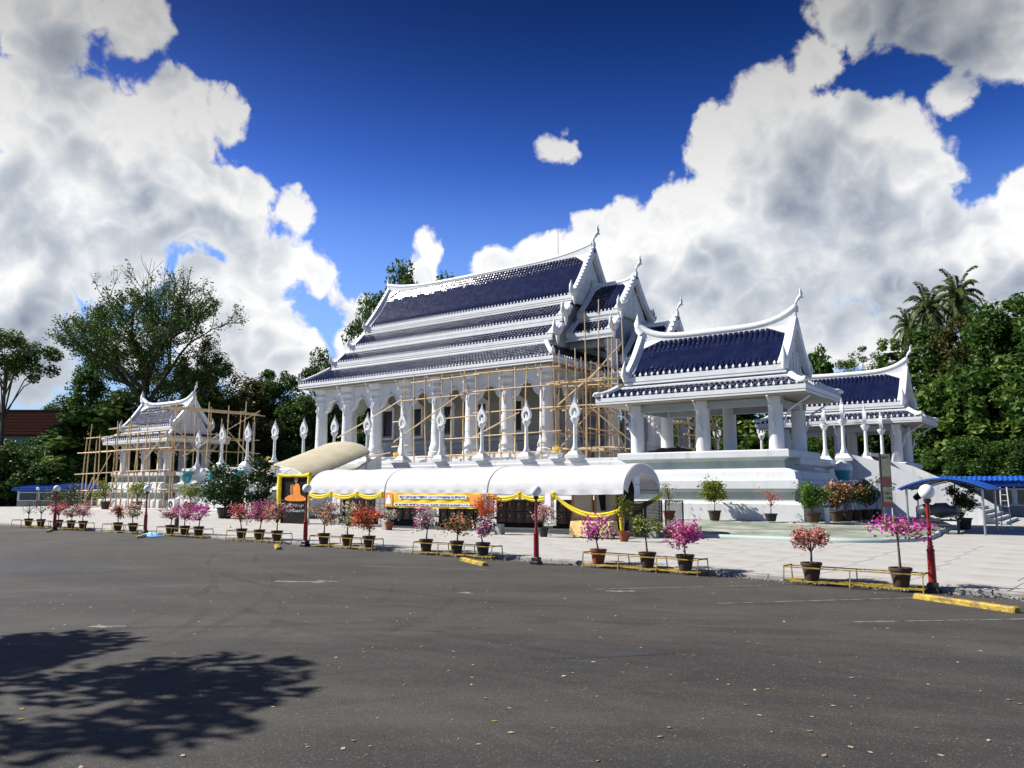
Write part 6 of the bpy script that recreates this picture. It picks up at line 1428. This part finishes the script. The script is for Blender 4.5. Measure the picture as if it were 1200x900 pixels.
for u, v, H, w in ((-11.6, 95.4, 14.4, 4.0), (-7.6, 92.1, 15.0, 4.4), (-3.2, 90.0, 14.8, 4.5), (1.8, 88, 15, 4.6), (-14.6, 98.6, 13.6, 3.8)): plant('bigleaf', u, v, H, w, 'large-leaved tree at the forest edge behind the side stairs', 'large-leaved trees at the forest edge')
for u, v, H, w in ((-13.3, 94.1, 9.4, 3.8), (-15.9, 102.2, 12, 4.0), (-7.3, 98.6, 11, 4.6), (-10, 90.0, 7.5, 4.0), (-1, 93, 10, 4.4), (-5.6, 87.2, 6.8, 3.6), (4, 86, 9, 4.2)): plant('bush', u, v, H, w, 'dark undergrowth tree at the forest edge', 'undergrowth at the forest edge')
for k, u, v, H, w in (('bigleaf', -37.4, 104.4, 14.2, 5.4), ('bush', -43.6, 104.8, 13.4, 5.6), ('bush', -30.9, 105.4, 13.9, 5.0), ('bush', -51.0, 106.8, 12.8, 5.9), ('bush', -25.2, 113.2, 14.2, 5.0), ('bigleaf', -31.5, 96, 9.5, 4.5), ('bush', -58, 107, 13, 6), ('bush', -66, 106, 13, 6), ('bush', -74, 104, 13, 6), ('bush', -82, 100, 13, 6), ('bush', -24, 96, 9, 4.6)):
    plant(k, u, v, H, w, 'green tree glimpsed between the temple columns', 'trees behind the temple platform')
for k, u, v, H, w in (('bush', -140, 62, 12, 7), ('bush', -150, 56, 12, 7), ('tall', -150, 70, 19, 6), ('bush', -132, 72, 12, 7), ('bush', -126, 84, 12, 7), ('tall', -118, 92, 17, 6), ('bush', -112, 100, 13, 7), ('bush', -160, 50, 12, 7)):
    plant(k, u, v, H, w, 'distant tree of the wood behind the brown-roofed house', 'distant wood')

# the bare-topped giant
def giant():
    rr = random.Random(77); rng = np.random.default_rng(77)
    t = thing('giant_tree', 'huge sparse tree with a broad half-bare crown behind the scaffolded pavilion', 'tree', (-103.6, 57.8, -.1))
    m = MB(); tips = []
    def grow(p, d, L, r, depth):
        n = 4; pts = [p.copy()]; q = p.copy(); dd = d.copy()
        for i in range(n):
            dd = (dd + Vector((rr.uniform(-.16, .16), rr.uniform(-.16, .16), rr.uniform(-.05, .10)))).normalized(); q = q + dd * L / n; pts.append(q.copy())
            if depth >= 2: tips.append((q.copy(), depth))
        m.tube(pts, [r * (1 - .45 * i / n) for i in range(n + 1)], 8 if depth < 2 else 5)
        if depth >= 5 or r < .025: return
        k = 3 if depth < 2 else rr.choice((2, 3, 3))
        for i in range(k):
            a = rr.uniform(0, 6.283); tilt = rr.uniform(.35, .75) if depth else rr.uniform(.35, .7)
            side = Vector((math.cos(a + i * 6.283 / k), math.sin(a + i * 6.283 / k), 0))
            nd = (dd * math.cos(tilt) + side * math.sin(tilt)).normalized()
            if nd.z < .05 and depth < 4: nd.z = .12; nd.normalize()
            grow(q, nd, L * rr.uniform(.66, .84), r * .55 * rr.uniform(.9, 1.1), depth + 1)
            if depth in (1, 2, 3) and rr.random() < .6: grow(pts[2], (dd * .55 + side * -.85).normalized(), L * .55, r * .3, depth + 2)
    base = Vector((0, 0, -.2)); m.tube([base, (0, 0, 4), (.2, 0, 9), (.1, .1, 13.2)], [1.15, .85, .72, .68], 12)
    for k in range(7):                                    # long lateral limbs
        a = k * .9 + .4; grow(Vector((.1, .1, 12.0 + .75 * k)), Vector((math.cos(a), math.sin(a), .30 + .05 * k)).normalized(), 5.4, .36, 1)
    for k in range(4):                                    # leaders
        a = k * 1.571 + .9; grow(Vector((.1, .1, 13.0)), Vector((math.cos(a) * .30, math.sin(a) * .30, 1)).normalized(), 7.0, .46, 1)
    m.build('trunk', 'bark', t, smooth=60, local=True)
    T = np.array([list(p) for p, d in tips]); dep = np.array([d for p, d in tips])
    print('giant', T.min(0), T.max(0), len(T))
    keep = (rng.uniform(0, 1, len(T)) < np.where(T[:, 2] > 28, .14, .55)) & (dep >= 3)
    C = T[keep]; idx = np.repeat(np.arange(len(C)), 18); P = C[idx] + rng.normal(size=(len(idx), 3)) * .36
    add_leaf_part(t, 'crown', leaves(rng, P, .34, .6, .4), 'leaf_mid', rng.uniform(0, 1, len(P)))
    t.scale = (.84, .84, .98)
    # creepers round the trunk
    z = rng.uniform(2, 14, 2600); a = rng.uniform(0, 6.283, 2600); r_ = .9 + rng.normal(size=2600) * .45
    P = np.stack([r_ * np.cos(a), r_ * np.sin(a), z], 1); add_leaf_part(t, 'creeper', leaves(rng, P, .42, .7, .3), 'leaf_dark', rng.uniform(0, 1, 2600))
giant()
plant('bush', -106.5, 55.5, 15.5, 4.0, 'grey-green shrubby tree at the foot of the bare-topped giant', leaf='leaf_mid'); plant('bush', -97.8, 62.8, 14.5, 4.2, 'shrubby tree between the bare-topped giant and the olive tree', leaf='leaf_mid')

# palms
def palm():
    rng = np.random.default_rng(9); rr = random.Random(9); t = thing('coconut_palm', 'x', 'palm tree', (0, 0, 0), 0, 'coconut palms above the forest'); H = 28
    m = MB(); m.tube([(0, 0, -.2), (.3, .1, H * .35), (.1, .2, H * .7), (.5, .1, H)], [.28, .22, .19, .17], 9); m.build('trunk', 'bark_pale', t, smooth=60, local=True)
    q = []; st = MB()
    for k in range(34):
        a = k * 2.4; el = R(78 - 135 * (k / 34)); L = rr.uniform(4.2, 5.4); p = Vector((.5, .1, H)); d = Vector((math.cos(a) * math.cos(el), math.sin(a) * math.cos(el), math.sin(el))); pts = [p.copy()]
        for i in range(9):
            d = (d + Vector((0, 0, -.11 - .02 * i))).normalized(); p = p + d * L / 9; pts.append(p.copy())
        st.tube(pts, [.05 - .0045 * i for i in range(10)], 4)
        for i in range(1, 9):
            dd = (pts[i + 1] - pts[i]).normalized(); s = dd.cross(Vector((0, 0, 1))).normalized()
            for sg in (-1, 1):
                for f in (0, .25, .5, .75):
                    b = pts[i].lerp(pts[i + 1], f); ll = (1.15 - .09 * abs(i - 4)) * rr.uniform(.85, 1.1); tip = b + (s * sg * .8 + dd * .45 + Vector((0, 0, -.42 + rr.uniform(-.15, .15)))) * ll; w = dd * .11
                    q.append([b - w, b.lerp(tip, .5) - w * 1.1, tip, b.lerp(tip, .5) + w * 1.1])
    st.build('frond_stem', 'leaf_palm', t, local=True, kind='stuff')
    add_leaf_part(t, 'fronds', np.array([[list(v) for v in f] for f in q]), 'leaf_palm', rng.uniform(0, 1, len(q)))
    n = MB()
    for k in range(7): n.lathe(.5 + .3 * math.cos(k), .1 + .3 * math.sin(k), [(.02, H - .55), (.13, H - .42), (.13, H - .3), (.03, H - .18)], 7)
    n.build('coconuts', 'leaf_olive', t, local=True, kind='stuff'); return t
pm = palm()
for i, (u, v, H, s, l) in enumerate(((-21.4, 130.3, 26.4, .62, 'small coconut palm standing left of the other two'), (-17.5, 125.8, 28.0, .78, 'coconut palm in the middle of the three'), (-14.4, 133.0, 30.8, .88, 'tallest coconut palm above the forest'))):
    o = pm if i == 0 else copy_tree(pm); o.location = (u, v, 0); o.rotation_euler = (0, 0, i * 1.9); o.scale = (s, s, H / 28); o['label'] = l
# the shade tree beside the car park whose shadow reaches across the asphalt
plant('umbrella', -21.4, -2.2, 10.6, 4.6, 'shade tree beside the car park', rz=.4)
